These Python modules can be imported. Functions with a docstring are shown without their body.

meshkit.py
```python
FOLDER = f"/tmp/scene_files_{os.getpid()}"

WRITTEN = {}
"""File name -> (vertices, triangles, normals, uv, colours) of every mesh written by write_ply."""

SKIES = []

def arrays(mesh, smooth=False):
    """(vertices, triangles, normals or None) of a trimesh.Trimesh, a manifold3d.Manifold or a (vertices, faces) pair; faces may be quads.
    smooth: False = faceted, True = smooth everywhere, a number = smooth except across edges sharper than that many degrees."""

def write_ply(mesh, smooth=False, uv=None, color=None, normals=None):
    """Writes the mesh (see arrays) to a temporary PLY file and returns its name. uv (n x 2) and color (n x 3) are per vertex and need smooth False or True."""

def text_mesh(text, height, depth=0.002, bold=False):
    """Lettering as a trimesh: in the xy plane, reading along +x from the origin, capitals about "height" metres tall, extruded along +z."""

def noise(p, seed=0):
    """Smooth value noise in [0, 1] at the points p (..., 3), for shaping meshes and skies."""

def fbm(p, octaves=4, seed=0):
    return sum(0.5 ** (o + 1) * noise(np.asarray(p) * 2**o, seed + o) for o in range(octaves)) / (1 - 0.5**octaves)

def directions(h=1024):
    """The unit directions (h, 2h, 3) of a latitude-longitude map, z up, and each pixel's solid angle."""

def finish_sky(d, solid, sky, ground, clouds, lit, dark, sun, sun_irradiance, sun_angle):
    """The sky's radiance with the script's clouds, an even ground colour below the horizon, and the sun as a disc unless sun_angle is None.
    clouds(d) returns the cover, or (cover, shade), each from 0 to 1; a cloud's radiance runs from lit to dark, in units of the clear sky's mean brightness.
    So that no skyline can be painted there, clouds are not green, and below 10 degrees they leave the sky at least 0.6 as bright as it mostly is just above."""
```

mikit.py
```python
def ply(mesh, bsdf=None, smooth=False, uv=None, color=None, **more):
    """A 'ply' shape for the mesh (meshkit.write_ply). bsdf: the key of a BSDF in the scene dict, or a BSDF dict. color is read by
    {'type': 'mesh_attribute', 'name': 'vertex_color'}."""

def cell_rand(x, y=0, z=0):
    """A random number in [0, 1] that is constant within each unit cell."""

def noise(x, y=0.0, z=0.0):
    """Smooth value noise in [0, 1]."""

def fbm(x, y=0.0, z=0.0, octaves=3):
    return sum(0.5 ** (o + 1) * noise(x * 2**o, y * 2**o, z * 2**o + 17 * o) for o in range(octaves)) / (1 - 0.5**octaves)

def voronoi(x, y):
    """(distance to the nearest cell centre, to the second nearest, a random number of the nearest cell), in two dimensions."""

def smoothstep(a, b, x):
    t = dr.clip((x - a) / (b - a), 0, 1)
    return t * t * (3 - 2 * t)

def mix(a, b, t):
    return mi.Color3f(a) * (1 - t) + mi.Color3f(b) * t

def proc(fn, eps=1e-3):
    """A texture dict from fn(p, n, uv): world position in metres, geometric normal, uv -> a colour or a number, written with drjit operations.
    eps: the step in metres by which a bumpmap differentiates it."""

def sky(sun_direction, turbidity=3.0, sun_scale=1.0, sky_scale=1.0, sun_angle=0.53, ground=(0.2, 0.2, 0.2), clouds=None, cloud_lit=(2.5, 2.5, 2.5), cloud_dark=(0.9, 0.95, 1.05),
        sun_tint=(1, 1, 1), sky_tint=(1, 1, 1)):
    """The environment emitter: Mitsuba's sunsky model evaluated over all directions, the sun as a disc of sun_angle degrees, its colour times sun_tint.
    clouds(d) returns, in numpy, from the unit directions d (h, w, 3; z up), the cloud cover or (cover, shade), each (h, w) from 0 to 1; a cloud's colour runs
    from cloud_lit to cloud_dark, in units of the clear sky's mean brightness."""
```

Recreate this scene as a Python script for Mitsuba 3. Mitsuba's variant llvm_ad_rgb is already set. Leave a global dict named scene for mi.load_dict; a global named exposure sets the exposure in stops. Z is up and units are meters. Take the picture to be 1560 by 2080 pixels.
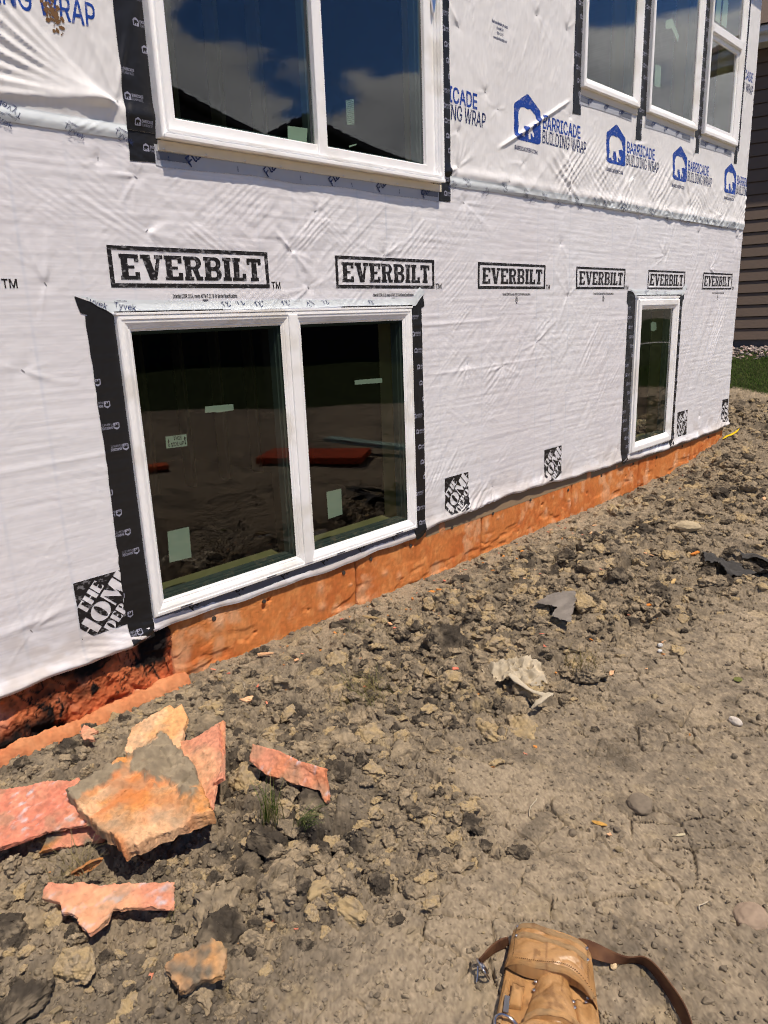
import math
import random

import mitsuba as mi
import mikit
import numpy as np
import shapely
import trimesh
from meshkit import fbm as nfbm, noise as nnoise, text_mesh
from scipy.ndimage import gaussian_filter
from scipy.spatial import Delaunay
from shapely import affinity
from shapely.geometry import LineString, Point, Polygon, box
from shapely.ops import unary_union

T = mi.ScalarTransform4f
scene, labels = {}, {}

# ------------------------------------------------------------------ camera, sky, exposure
CAM = np.array([-1.43504467, -2.86930267, -0.04840478])
FWD = np.array([0.69252754, 0.67370481, -0.25792914])
UPV = np.array([0.21085337, 0.1528939, 0.96548657])
scene["camera"] = {"type": "perspective", "fov": 2 * math.degrees(math.atan(780 / 1474.9)), "fov_axis": "x", "near_clip": 0.05, "far_clip": 2000.0,
                   "to_world": T().look_at(origin=CAM.tolist(), target=(CAM + FWD).tolist(), up=UPV.tolist())}
SUN = np.array([-0.09, -0.43, 0.90])
SUN = SUN / np.linalg.norm(SUN)


def cloud_cover(d):
    """Cumulus, dense low over the horizon and scattered above."""
    el = np.degrees(np.arcsin(np.clip(d[..., 2], -1, 1)))
    p = np.stack([d[..., 0], d[..., 1], d[..., 2] * 1.9], -1) * 4.2
    n = nfbm(p + 8.1, 2, 5)
    fine = nfbm(p * 3.6 + 1.7, 6, 9)
    v = n + 0.42 * (fine - 0.5)
    bias = 0.52 + 0.16 * np.clip((el - 15.5) / 9, -0.7, 1)
    c = np.clip((v - bias) / 0.08, 0, 1)
    c = c * c * (3 - 2 * c)
    shade = np.clip(0.20 + 1.8 * (v - bias - 0.05) + 1.6 * (0.5 - fine), 0, 1)
    return c * (1 - np.clip((d @ SUN - 0.80) / 0.12, 0, 1)), shade


scene["sky"] = mikit.sky(SUN.tolist(), turbidity=2.2, clouds=cloud_cover, cloud_lit=(4.4, 4.4, 4.4), cloud_dark=(1.1, 1.15, 1.3), ground=(0.16, 0.15, 0.12), sun_tint=(0.97, 1.0, 1.06), sky_tint=(0.50, 0.68, 0.95))
exposure = 1.58


# ------------------------------------------------------------------ helpers
def lin(r, g, b):
    return [((c / 255 / 12.92) if c <= 10 else ((c / 255 + 0.055) / 1.055) ** 2.4) for c in (r, g, b)]


def rgb(c):
    return {"type": "rgb", "value": [float(x) for x in c]}


def mat(key, c=None, rough=0.6, spec=0.4, metal=0.0, tex=None, two=True, **more):
    b = {"type": "principled", "base_color": tex if tex is not None else rgb(c), "roughness": rough, "specular": spec, "metallic": metal, **more}
    scene[key] = {"type": "twosided", "bsdf": b} if two else b
    return key


VC = {"type": "mesh_attribute", "name": "vertex_color"}
COUNT = {}


def new_key(key):
    if key not in COUNT:
        COUNT[key] = 0
        return key
    COUNT[key] += 1
    return f"{key}_{COUNT[key]:03d}"


def tag(key, label=None, cat=None, group=None, kind=None):
    e = labels.setdefault(key, {})
    for k, v in (("label", label), ("category", cat), ("group", group), ("kind", kind)):
        if v:
            e[k] = v
    return key


def add(key, mesh, m, smooth=False, color=None, to_world=None):
    k = new_key(key)
    scene[k] = mikit.ply(mesh, m, smooth=smooth, color=color)
    if to_world is not None:
        scene[k]["to_world"] = to_world
    return k


def bx(x0, x1, y0, y1, z0, z1, bev=0.0):
    """A box, its long edges chamfered by bev."""
    m = trimesh.creation.box(extents=[x1 - x0, y1 - y0, z1 - z0])
    if bev:
        e = np.array([x1 - x0, y1 - y0, z1 - z0]) / 2
        pts = []
        for s in np.ndindex(2, 2, 2):
            s = np.array(s) * 2 - 1
            for k in range(3):
                q = s * (e - bev)
                q[k] = s[k] * e[k]
                pts.append(q)
        m = trimesh.convex.convex_hull(np.array(pts))
    m.apply_translation([(x0 + x1) / 2, (y0 + y1) / 2, (z0 + z1) / 2])
    return m


def cat(ms):
    return trimesh.util.concatenate(ms)


def ring(x0, x1, z0, z1, prof):
    """A mitred rectangular frame in the wall plane: prof is a list of (inset, y)."""
    V, Fs = [], []
    for d, y in prof:
        V += [[x0 + d, y, z0 + d], [x1 - d, y, z0 + d], [x1 - d, y, z1 - d], [x0 + d, y, z1 - d]]
    for i in range(len(prof) - 1):
        for k in range(4):
            a, b = i * 4 + k, i * 4 + (k + 1) % 4
            Fs += [[a, b, b + 4], [a, b + 4, a + 4]]
    m = trimesh.Trimesh(V, Fs, process=False)
    return trimesh.Trimesh(m.vertices[m.faces].reshape(-1, 3), np.arange(len(m.faces) * 3).reshape(-1, 3), process=False)


def sstep(a, b, x):
    t = np.clip((np.asarray(x, float) - a) / (b - a), 0, 1)
    return t * t * (3 - 2 * t)


def p3(x, y, z=0.0):
    return np.stack(np.broadcast_arrays(np.asarray(x, float), np.asarray(y, float), np.asarray(z, float)), -1)


def nz(x, y, seed=0):
    return nnoise(p3(x, y, seed * 7.31), seed)


def fb(x, y, o=4, seed=0):
    return nfbm(p3(x, y, seed * 7.31), o, seed)


def grid_mesh(P, keep=None):
    """Triangles of a (rows, cols, 3) grid; keep masks its cells."""
    r, c = P.shape[:2]
    idx = np.arange(r * c).reshape(r, c)
    a, b, d, e = idx[:-1, :-1], idx[:-1, 1:], idx[1:, :-1], idx[1:, 1:]
    if keep is None:
        keep = np.ones(a.shape, bool)
    F = np.concatenate([np.stack([a[keep], b[keep], e[keep]], 1), np.stack([a[keep], e[keep], d[keep]], 1)])
    used = np.unique(F)
    re = np.zeros(r * c, int)
    re[used] = np.arange(len(used))
    return trimesh.Trimesh(P.reshape(-1, 3)[used], re[F], process=False), used


def tube(pts, r, sides=8, flat=1.0):
    """A tube along points, r one radius or one per point."""
    p = np.asarray(pts, float)
    t = np.gradient(p, axis=0)
    t /= np.linalg.norm(t, axis=1, keepdims=True)
    ref = np.array([0, 0, 1.0]) if abs(t[:, 2]).mean() < 0.8 else np.array([1.0, 0, 0])
    a = np.cross(t, ref)
    a /= np.linalg.norm(a, axis=1, keepdims=True)
    b = np.cross(a, t)
    r = np.broadcast_to(r, len(p))
    ang = np.arange(sides) * 2 * np.pi / sides
    V = (p[:, None] + r[:, None, None] * (np.cos(ang)[None, :, None] * a[:, None] + flat * np.sin(ang)[None, :, None] * b[:, None])).reshape(-1, 3)
    F = []
    for i in range(len(p) - 1):
        for k in range(sides):
            q0, q1 = i * sides + k, i * sides + (k + 1) % sides
            F += [[q0, q1, q1 + sides], [q0, q1 + sides, q0 + sides]]
    n = len(V)
    V = np.vstack([V, p[0], p[-1]])
    for k in range(sides):
        F += [[n, (k + 1) % sides, k], [n + 1, n - sides + k, n - sides + (k + 1) % sides]]
    m = trimesh.Trimesh(V, F, process=False)
    return m


# ------------------------------------------------------------------ materials of the house
W_LOW, W_UP = lin(232, 234, 238), lin(241, 242, 243)


def low_color(p, n, uv):
    v = mikit.fbm(p.x * 1.4, p.z * 1.4, 0.0, 3)
    stripe = 0.0
    k = p.x / 0.215
    f = mikit.noise(k * 1.0 + 3.0) * 0.0 + (k - mi.Float(mi.Int32(k + 100) - 100))
    g = mikit.noise(p.x * 3.0, p.z * 9.0)
    line = mikit.smoothstep(0.055, 0.0, abs(f - 0.5)) * (0.25 + 0.75 * g) * mikit.cell_rand(k + 0.0, 3, 4)
    ribs = mikit.noise(p.x * 14.0, p.z * 170.0)
    c = mikit.mix(mi.Color3f(W_LOW), mi.Color3f(lin(224, 222, 227)), v)
    c = mikit.mix(c, mi.Color3f(lin(190, 202, 218)), line * 0.55)
    dust = mikit.smoothstep(-1.02, -1.40, p.z) * mikit.smoothstep(.40, .66, mikit.fbm(p.x * 7.0, p.z * 9.0, 5.0, 4))
    c = mikit.mix(c, mi.Color3f(lin(168, 148, 122)), dust * .38)
    return c * (0.93 + 0.10 * ribs)


def up_color(p, n, uv):
    v = mikit.fbm(p.x * 2.0, p.z * 2.0, 3.0, 3)
    f = mikit.noise(p.x * 90.0, p.z * 30.0)
    return mikit.mix(mi.Color3f(W_UP), mi.Color3f(lin(225, 224, 224)), v) * (0.955 + 0.06 * f)


mat("wrap_lower_mat", rough=0.42, spec=0.42, tex=mikit.proc(low_color))
mat("wrap_upper_mat", rough=0.42, spec=0.42, tex=mikit.proc(up_color))


def ink(c):
    def fn(p, n, uv):
        k = mikit.smoothstep(.60, .74, mikit.fbm(p.x * 70.0, p.z * 110.0, 2.0, 3))
        return mikit.mix(mi.Color3f(lin(*c)), mi.Color3f(lin(190, 190, 196)), .30 * k)
    return mikit.proc(fn)


mat("print_black", rough=.5, spec=.35, tex=ink((32, 30, 31)))
mat("print_blue", rough=.5, spec=.35, tex=ink((28, 68, 156)))
mat("print_navy", rough=.5, spec=.35, tex=ink((40, 54, 96)))
mat("print_grey", lin(150, 152, 170), 0.5, 0.4)
mat("tape_black", lin(30, 30, 32), 0.38, 0.45)
mat("tape_white", lin(222, 230, 234), 0.25, 0.5)
mat("flash_grey", lin(176, 180, 190), 0.35, 0.5)
mat("flash_dark", lin(104, 108, 120), 0.4, 0.5)


def vinyl_color(p, n, uv):
    k = mikit.smoothstep(.52, .72, mikit.fbm(p.x * 5.0, p.z * 7.0, p.y * 9.0, 4))
    return mikit.mix(mi.Color3f(lin(248, 249, 250)), mi.Color3f(lin(228, 226, 220)), k * .8)


mat("vinyl", rough=.34, spec=.5, tex=mikit.proc(vinyl_color))
mat("vinyl_cream", lin(226, 216, 196), 0.4, 0.5)
mat("sticker_mat", lin(200, 212, 198), 0.6, 0.3)
mat("spacer_mat", lin(90, 100, 100), 0.3, 0.5)
mat("wood_mat", lin(140, 132, 96), 0.7, 0.3)
mat("stud_mat", lin(170, 155, 112), 0.8, 0.2)
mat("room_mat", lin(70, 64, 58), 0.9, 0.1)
mat("chrome", lin(215, 215, 218), 0.2, 0.5, 1.0)
mat("mud_print", lin(120, 92, 66), 0.9, 0.1)
scene["glass_low"] = {"type": "thindielectric", "int_ior": 1.47, "ext_ior": 1.0, "specular_transmittance": rgb((0.52, 0.59, 0.54))}
scene["glass"] = {"type": "thindielectric", "int_ior": 1.6, "ext_ior": 1.0, "specular_transmittance": rgb((0.62, 0.72, 0.66))}

# ------------------------------------------------------------------ house wrap: the wall's relief
WIN = {"A": (0.275, 2.055, 0.683, 3.4), "L": (0.0, 1.775, -1.301, 0.0), "S": (4.62, 5.50, -1.30, 0.04),
       "B1": (3.62, 4.485, 1.45, 3.25), "B2": (4.65, 5.625, 1.45, 3.25), "B3": (5.785, 6.63, 1.45, 3.25)}
HX, HC = 7.05, 7.05
SEAM = 0.70


def hem(x):
    return np.interp(x, [-3, -0.66, -0.13, 0.0, 0.9, 1.77, 1.86, 2.3, 2.84, 3.6, 4.6, 5.5, 6.2, 7.1],
                     [-1.41, -1.405, -1.40, -1.372, -1.378, -1.372, -1.345, -1.31, -1.30, -1.325, -1.355, -1.372, -1.37, -1.345]) + 0.009 * np.sin(x * 7.3) * np.sin(x * 2.9 + 1) + .003 * np.sin(x * 23)


def streak(X, Z, ang, lam, length, seed, sharp=1.35):
    a = math.radians(ang)
    u, v = X * math.cos(a) + Z * math.sin(a), -X * math.sin(a) + Z * math.cos(a)
    v = v + 0.02 * nz(u * 2.5, v * 2.5, seed + 11)
    lam = np.maximum(lam * .85, .026)
    ph = v / lam + 2.6 * nz(u * 2.2, v * 7, seed + 12) + .5 * nz(u * 9, v * 22, seed + 14)
    ridge = (.5 + .5 * np.sin(2 * np.pi * ph)) ** sharp
    here = sstep(.44, .78, nz(u / length, v / (4.5 * lam), seed)) * (.25 + .75 * nz(u / length * 2.3, v / lam, seed + 13))
    soft = (1 - np.abs(2 * nz(u / length, v / (1.5 * lam), seed + 15) - 1)) ** 1.4
    return .80 * ridge * here + .40 * soft


def blob(X, Z, cx, cz, rx, rz):
    return np.exp(-((X - cx) / rx) ** 2 - ((Z - cz) / rz) ** 2)


def pucker(H, X, Z, cx, cz, R, amp, n, rng, arc=None):
    dx, dz = X - cx, Z - cz
    r = np.hypot(dx, dz)
    m = r < R
    if not m.any():
        return
    dx, dz, r = dx[m], dz[m], r[m]
    s = np.zeros_like(r)
    lead = rng.uniform(0, 2 * np.pi)
    for _ in range(int(n * 1.3)):
        a = lead + rng.normal(0, .55) + (np.pi if rng.random() < .22 else 0) if arc is None else math.radians(rng.uniform(*arc))
        L = R * rng.uniform(0.35, 1.0)
        along, perp = dx * math.cos(a) + dz * math.sin(a), -dx * math.sin(a) + dz * math.cos(a)
        perp = perp + rng.uniform(-0.15, 0.15) * along * along / R
        w = 0.004 + rng.uniform(0.02, 0.065) * np.clip(along, 0, None)
        s += rng.uniform(0.4, 1.0) * np.exp(-(perp / w) ** 2) * sstep(0, 0.03, along) * np.clip(1 - along / L, 0, 1) ** 1.3 * (w / (w + 0.008))
    H[m] += amp * s - amp * 0.45 * np.exp(-(r / (0.07 * R + 0.010)) ** 2)


LOW_P = [(0.19, 0.33, .34, 9), (0.02, 0.58, .2, 4), (-0.38, -0.19, .3, 6), (-0.25, 0.12, .22, 5), (1.04, 0.11, .25, 6), (0.94, 0.28, .3, 8), (1.59, 0.28, .3, 7),
         (4.65, 0.66, .7, 14), (3.54, 0.06, .45, 9), (3.13, -0.25, .4, 7), (2.71, -0.39, .35, 6), (2.33, -0.35, .35, 6), (4.45, -1.22, .5, 9), (3.43, 0.42, .3, 6),
         (4.92, 0.14, .3, 7), (6.27, -1.15, .4, 9), (5.18, 0.39, .35, 6), (0.17, 0.53, .2, 5), (1.11, 0.47, .25, 6), (2.6, -1.2, .3, 6), (6.24, 0.3, .4, 8), (-0.51, -1.19, .25, 6),
         (6.9, 0.62, .7, 12), (5.9, 0.62, .5, 8), (2.3, 0.6, .4, 8)]
UP_P = [(0.12, 0.79, .5, 9), (2.51, 1.23, .28, 8), (2.24, 0.98, .24, 8), (2.64, 1.16, .2, 6), (2.24, 0.79, .35, 11), (3.5, 0.77, .5, 15), (4.49, 0.96, .4, 11), (4.14, 0.74, .35, 8),
        (2.26, 1.52, .25, 8), (3.5, 1.25, .3, 8), (4.5, 1.2, .3, 8), (5.67, 1.25, .35, 9), (6.74, 1.0, .4, 10), (5.65, 0.83, .4, 10), (3.06, 1.76, .3, 8), (3.42, 1.76, .3, 8),
        (2.92, 0.89, .25, 6), (6.4, 0.8, .4, 9), (5.1, 0.78, .4, 8), (2.75, 0.76, .3, 7)]


def relief_low(X, Z):
    rng = np.random.default_rng(4)
    B = 0.012 * (fb(X * 1.1, Z * 1.1, 3, 1) - 0.5)
    H = 0.0014 * (nz(X * 3, Z * 95, 9) - 0.5) + 0.0010 * (nz(X * 60, Z * 9, 10) - 0.5)
    H += 0.0016 * (nz(X * 5, Z * 62, 2) - 0.5) * (0.4 + 0.9 * nz(X * 1.1, Z * 1.5, 3))
    H += 0.0012 * (fb(X * 45, Z * 45, 3, 4) - 0.5)
    H += 0.0045 * streak(X, Z, 38, 0.030, 0.22, 21) * (0.28 + blob(X, Z, 1.3, 0.35, .7, .3) + 0.8 * blob(X, Z, 2.6, -0.3, .5, .35) + 0.5 * blob(X, Z, 3.4, -0.1, .5, .5))
    H += 0.0045 * streak(X, Z, -32, 0.032, 0.20, 22) * (0.26 + blob(X, Z, 0.7, 0.38, .5, .25) + 0.7 * blob(X, Z, 2.9, -0.2, .4, .2) + 0.5 * blob(X, Z, -0.2, 0.3, .3, .25))
    H += 0.010 * streak(X, Z, 57, 0.055, 0.8, 23, 1.5) * (blob(X, Z, 6.25, -0.25, .55, .75) + 0.6 * blob(X, Z, 5.4, 0.5, .5, .25))
    H += 0.006 * streak(X, Z, 48, 0.035, 0.25, 24) * (blob(X, Z, 2.15, -1.0, .3, .25) + blob(X, Z, 4.0, -0.5, .5, .5) + 0.8 * blob(X, Z, 5.2, -0.9, .8, .4))
    H += 0.022 * streak(X, Z, 6, 0.055, 0.7, 25, 1.3) * blob(X, Z, -0.45, -1.18, .5, .13) + 0.012 * streak(X, Z, -20, 0.04, 0.3, 26) * blob(X, Z, -0.3, -1.36, .4, .06)
    H += 0.010 * streak(X, Z, 40, 0.05, 0.35, 27) * sstep(-1.08, -1.3, Z) * sstep(1.9, 2.2, X)
    H += 0.016 * streak(X, Z, 88, 0.08, 1.4, 28) * sstep(6.75, 7.0, X)
    for cx, cz, R, n in LOW_P:
        pucker(H, X, Z, cx, cz, R * 1.1, 0.0085, n, rng)
    # straight creases where the roll was folded
    for zc, x0, x1 in ((-0.39, 2.0, 3.2), (-0.56, -0.9, 0.0), (-0.10, 1.9, 2.6)):
        H += 0.002 * np.exp(-((Z - zc - 0.02 * (X - x0)) / 0.006) ** 2) * sstep(x0 - .1, x0 + .1, X) * sstep(x1 + .1, x1 - .1, X)
    return B + 1.75 * H * (.62 + .38 * sstep(-.15, .5, X + .6 * sstep(.1, .4, Z)))


def relief_up(X, Z):
    rng = np.random.default_rng(8)
    B = 0.014 * (fb(X * 1.6, Z * 1.6, 3, 5) - 0.5)
    H = 0.0028 * (fb(X * 38, Z * 26, 3, 6) - 0.5)
    H += 0.0035 * streak(X, Z, 70, 0.028, 0.18, 31) * (0.45 + blob(X, Z, 3.1, 1.5, .6, .4))
    H += 0.006 * streak(X, Z, 62, 0.035, 0.45, 32, 1.4) * (blob(X, Z, 6.9, 1.4, .35, .9) + 0.5 * blob(X, Z, 3.0, 1.6, .4, .6))
    H += 0.010 * streak(X, Z, 42, 0.055, 0.4, 33) * sstep(1.25, 1.0, Z) * sstep(2.3, 3.2, X)
    H += 0.008 * streak(X, Z, -34, 0.05, 0.4, 34) * sstep(1.2, 0.95, Z) * sstep(2.3, 3.2, X)
    # drooping folds left of the upper window, gathered at the tape
    t = np.clip((0.14 - X) / 0.7, 0, 1)
    fold = 0
    for a, w, s in ((0.30, .010, 1.0), (0.16, .009, .8), (0.48, .011, .9), (0.03, .010, .9), (-0.10, .008, .6), (0.66, .012, .8), (0.86, .014, .6), (1.1, .014, .5)):
        zl = 0.78 + a * np.clip(0.12 - X, 0, None) - 0.10 * np.sin(np.clip(t * 3, 0, 3.1)) * a
        fold = fold + s * np.exp(-((Z - zl) / np.maximum(w * (0.25 + 1.5 * t), .0115)) ** 2)
    H += 0.0095 * fold * sstep(0.02, 0.25, t + 0.05) * sstep(0.17, 0.10, X)
    H += 0.004 * streak(X, Z, -42, 0.03, 0.2, 35) * blob(X, Z, -0.05, 1.0, .35, .25)
    # long taut crease under the right windows
    u = (X - 2.69) / 0.79
    crease = np.exp(-((Z - (0.965 + 0.378 * u)) / 0.009) ** 2) * sstep(-0.1, 0.05, u) * sstep(1.04, 0.9, u)
    H += 0.012 * crease
    for cx, cz, R, n in UP_P:
        pucker(H, X, Z, cx, cz, R * 1.1, 0.0095, n, rng)
    # bag above the seam, and the sheet's lower edge over the tape
    H += 0.007 * np.exp(-((Z - 0.76) / 0.03) ** 2) * (0.4 + nz(X * 2.2, 0 * X, 41))
    return B + 1.6 * H


class Relief:
    def __init__(self, xs, zs, fn):
        self.xs, self.zs = xs, zs
        X, Z = np.meshgrid(xs, zs)
        self.H = gaussian_filter(fn(X, Z), 0.6)

    def __call__(self, x, z):
        i = np.clip(np.searchsorted(self.xs, x) - 1, 0, len(self.xs) - 2)
        j = np.clip(np.searchsorted(self.zs, z) - 1, 0, len(self.zs) - 2)
        a = np.clip((x - self.xs[i]) / (self.xs[i + 1] - self.xs[i]), 0, 1)
        b = np.clip((z - self.zs[j]) / (self.zs[j + 1] - self.zs[j]), 0, 1)
        A, B, D, E = self.H[j, i], self.H[j, i + 1], self.H[j + 1, i], self.H[j + 1, i + 1]
        return np.where(a >= b, A + a * (B - A) + b * (E - B), A + b * (D - A) + a * (E - D))


xs = np.unique(np.round(np.concatenate([np.arange(-2.6, -0.8, 0.04), np.arange(-0.8, 2.6, 0.0064), np.arange(2.6, HC, 0.0105), [HC]]), 5))
zlow = np.arange(-1.42, SEAM + 0.013, 0.0066)
zup = np.concatenate([np.arange(SEAM, 2.75, 0.0082), np.arange(2.75, 3.74, 0.08), [3.74]])
LOW, UP = Relief(xs, zlow, relief_low), Relief(xs, zup, relief_up)


def hem_curl(x, z):
    """How far the lower edge hangs away from the wall."""
    d = z - hem(x)
    k = np.interp(x, [-3, -0.1, 0.0, 1.8, 1.9, 3.0, 4.6, 5.6, 7], [0.045, 0.035, 0.012, 0.012, 0.02, 0.022, 0.018, 0.028, 0.024])
    return k * np.exp(-(np.clip(d, 0, None) / 0.045) ** 2) - 0.5 * k * np.exp(-(np.clip(d, 0, None) / 0.010) ** 2)


def wall_y(x, z):
    """The outer face of the wrap (smaller y is further out)."""
    x, z = np.asarray(x, float), np.asarray(z, float)
    zn = np.where(z < -1.25, -1.25 + (z + 1.25) * 0.17 / (-1.25 - hem(x)), z)
    return np.where(z < SEAM, -LOW(x, zn) - hem_curl(x, z), -UP(x, z) - 0.004)


def wrap_sheet(key, xs, zs, m, hole_pad):
    X, Z = np.meshgrid(xs, zs)
    if zs is zlow:
        hm = hem(X)
        Z = np.where(Z < -1.25, -1.25 + (Z + 1.25) * (-1.25 - hm) / (0.17), Z)
        Y = -LOW(X, Z) - hem_curl(X, Z)
    else:
        Y = -UP(X, Z) - 0.004
    # the sheet rounds the corner of the house
    cxm, czm = (X[1:, 1:] + X[:-1, :-1]) / 2, (Z[1:, 1:] + Z[:-1, :-1]) / 2
    keep = np.ones(cxm.shape, bool)
    for x0, x1, z0, z1 in WIN.values():
        keep &= ~((cxm > x0 + hole_pad) & (cxm < x1 - hole_pad) & (czm > z0 + hole_pad) & (czm < z1 - hole_pad))
    me, _ = grid_mesh(np.stack([X, Y, Z], -1), keep)
    me.faces = me.faces[:, ::1]
    return add(key, me, m, smooth=True)


K_HOUSE = "house"
tag("house", "house under construction clad in white house wrap, with taped white vinyl windows", "house")
wrap_sheet("house__lower_wrap", xs, zlow, "wrap_lower_mat", 0.02)
tag("house__lower_wrap", "greyish white woven wrap printed with black boxed lettering")
wrap_sheet("house__upper_wrap", xs, zup, "wrap_upper_mat", 0.02)
tag("house__upper_wrap", "bright white wrinkled wrap printed with a blue bear emblem")


# ------------------------------------------------------------------ drawing on the wrap
def drape(shape, off, fine=None):
    """Flat shapes (x, z) cut along the wrap's own triangles and laid off metres proud of them."""
    out = []
    for zs, lim in ((zlow, box(-3, -2, 8, SEAM)), (zup, box(-3, SEAM, 8, 3.74))):
        g = shape.intersection(lim)
        if g.is_empty:
            continue
        x0, z0, x1, z1 = g.bounds
        i0, i1 = max(np.searchsorted(xs, x0) - 1, 0), min(np.searchsorted(xs, x1), len(xs) - 1)
        j0, j1 = max(np.searchsorted(zs, z0) - 1, 0), min(np.searchsorted(zs, z1), len(zs) - 1)
        X, Z = np.meshgrid(xs[i0:i1 + 1], zs[j0:j1 + 1])
        P = np.stack([X, Z], -1)
        a, b, d, e = P[:-1, :-1], P[:-1, 1:], P[1:, :-1], P[1:, 1:]
        tri = np.concatenate([np.stack([a, b, e], 2).reshape(-1, 3, 2), np.stack([a, e, d], 2).reshape(-1, 3, 2)])
        shapely.prepare(g)
        cells = shapely.polygons(tri)
        hit = shapely.intersects(g, cells)
        tri, cells = tri[hit], cells[hit]
        full = shapely.contains_properly(g, cells)
        tris = list(tri[full])
        for q in shapely.get_parts(shapely.intersection(cells[~full], g)):
            for q in getattr(q, "geoms", [q]):
                if q.geom_type != "Polygon" or q.area < 1e-9:
                    continue
                c = np.array(q.exterior.coords)[:-1]
                if not q.interiors and q.convex_hull.area < q.area * 1.0005:
                    tris += [np.stack([c[0], c[k], c[k + 1]]) for k in range(1, len(c) - 1)]
                else:
                    v, t = trimesh.creation.triangulate_polygon(q, engine="earcut")
                    tris += list(np.asarray(v)[np.asarray(t)])
        if not tris:
            continue
        v = np.array(tris).reshape(-1, 2)
        cr = np.cross(v[1::3] - v[0::3], v[2::3] - v[0::3])
        t = np.arange(len(v)).reshape(-1, 3)
        t = np.where((cr < 0)[:, None], t[:, ::-1], t)
        m = trimesh.Trimesh(np.stack([v[:, 0], wall_y(v[:, 0], np.clip(v[:, 1], None, SEAM - 1e-6) if zs is zlow else v[:, 1]) - off, v[:, 1]], 1), t, process=False)
        m.merge_vertices(digits_vertex=6)
        out.append(m)
    return cat(out)


TEXTS = {}


def words(s, h, bold=False, wide=1.0):
    """Lettering as a flat shape, its baseline from the origin, h tall, squeezed by wide."""
    if (s, bold) not in TEXTS:
        m = text_mesh(s, 0.1, 0.01, bold)
        top = m.vertices[m.faces][:, :, 2].min(1) > 0.009
        TEXTS[s, bold] = unary_union([Polygon(t[:, :2]) for t in m.vertices[m.faces[top]] if Polygon(t[:, :2]).area > 1e-12]).buffer(1e-5).simplify(0.0006)
    return affinity.scale(TEXTS[s, bold], wide * h / 0.1, h / 0.1, origin=(0, 0))


def at(g, x, z, ang=0.0):
    return affinity.translate(affinity.rotate(g, ang, origin=(0, 0)), x, z)


def R(x0, z0, x1, z1):
    return box(x0, z0, x1, z1)


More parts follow.
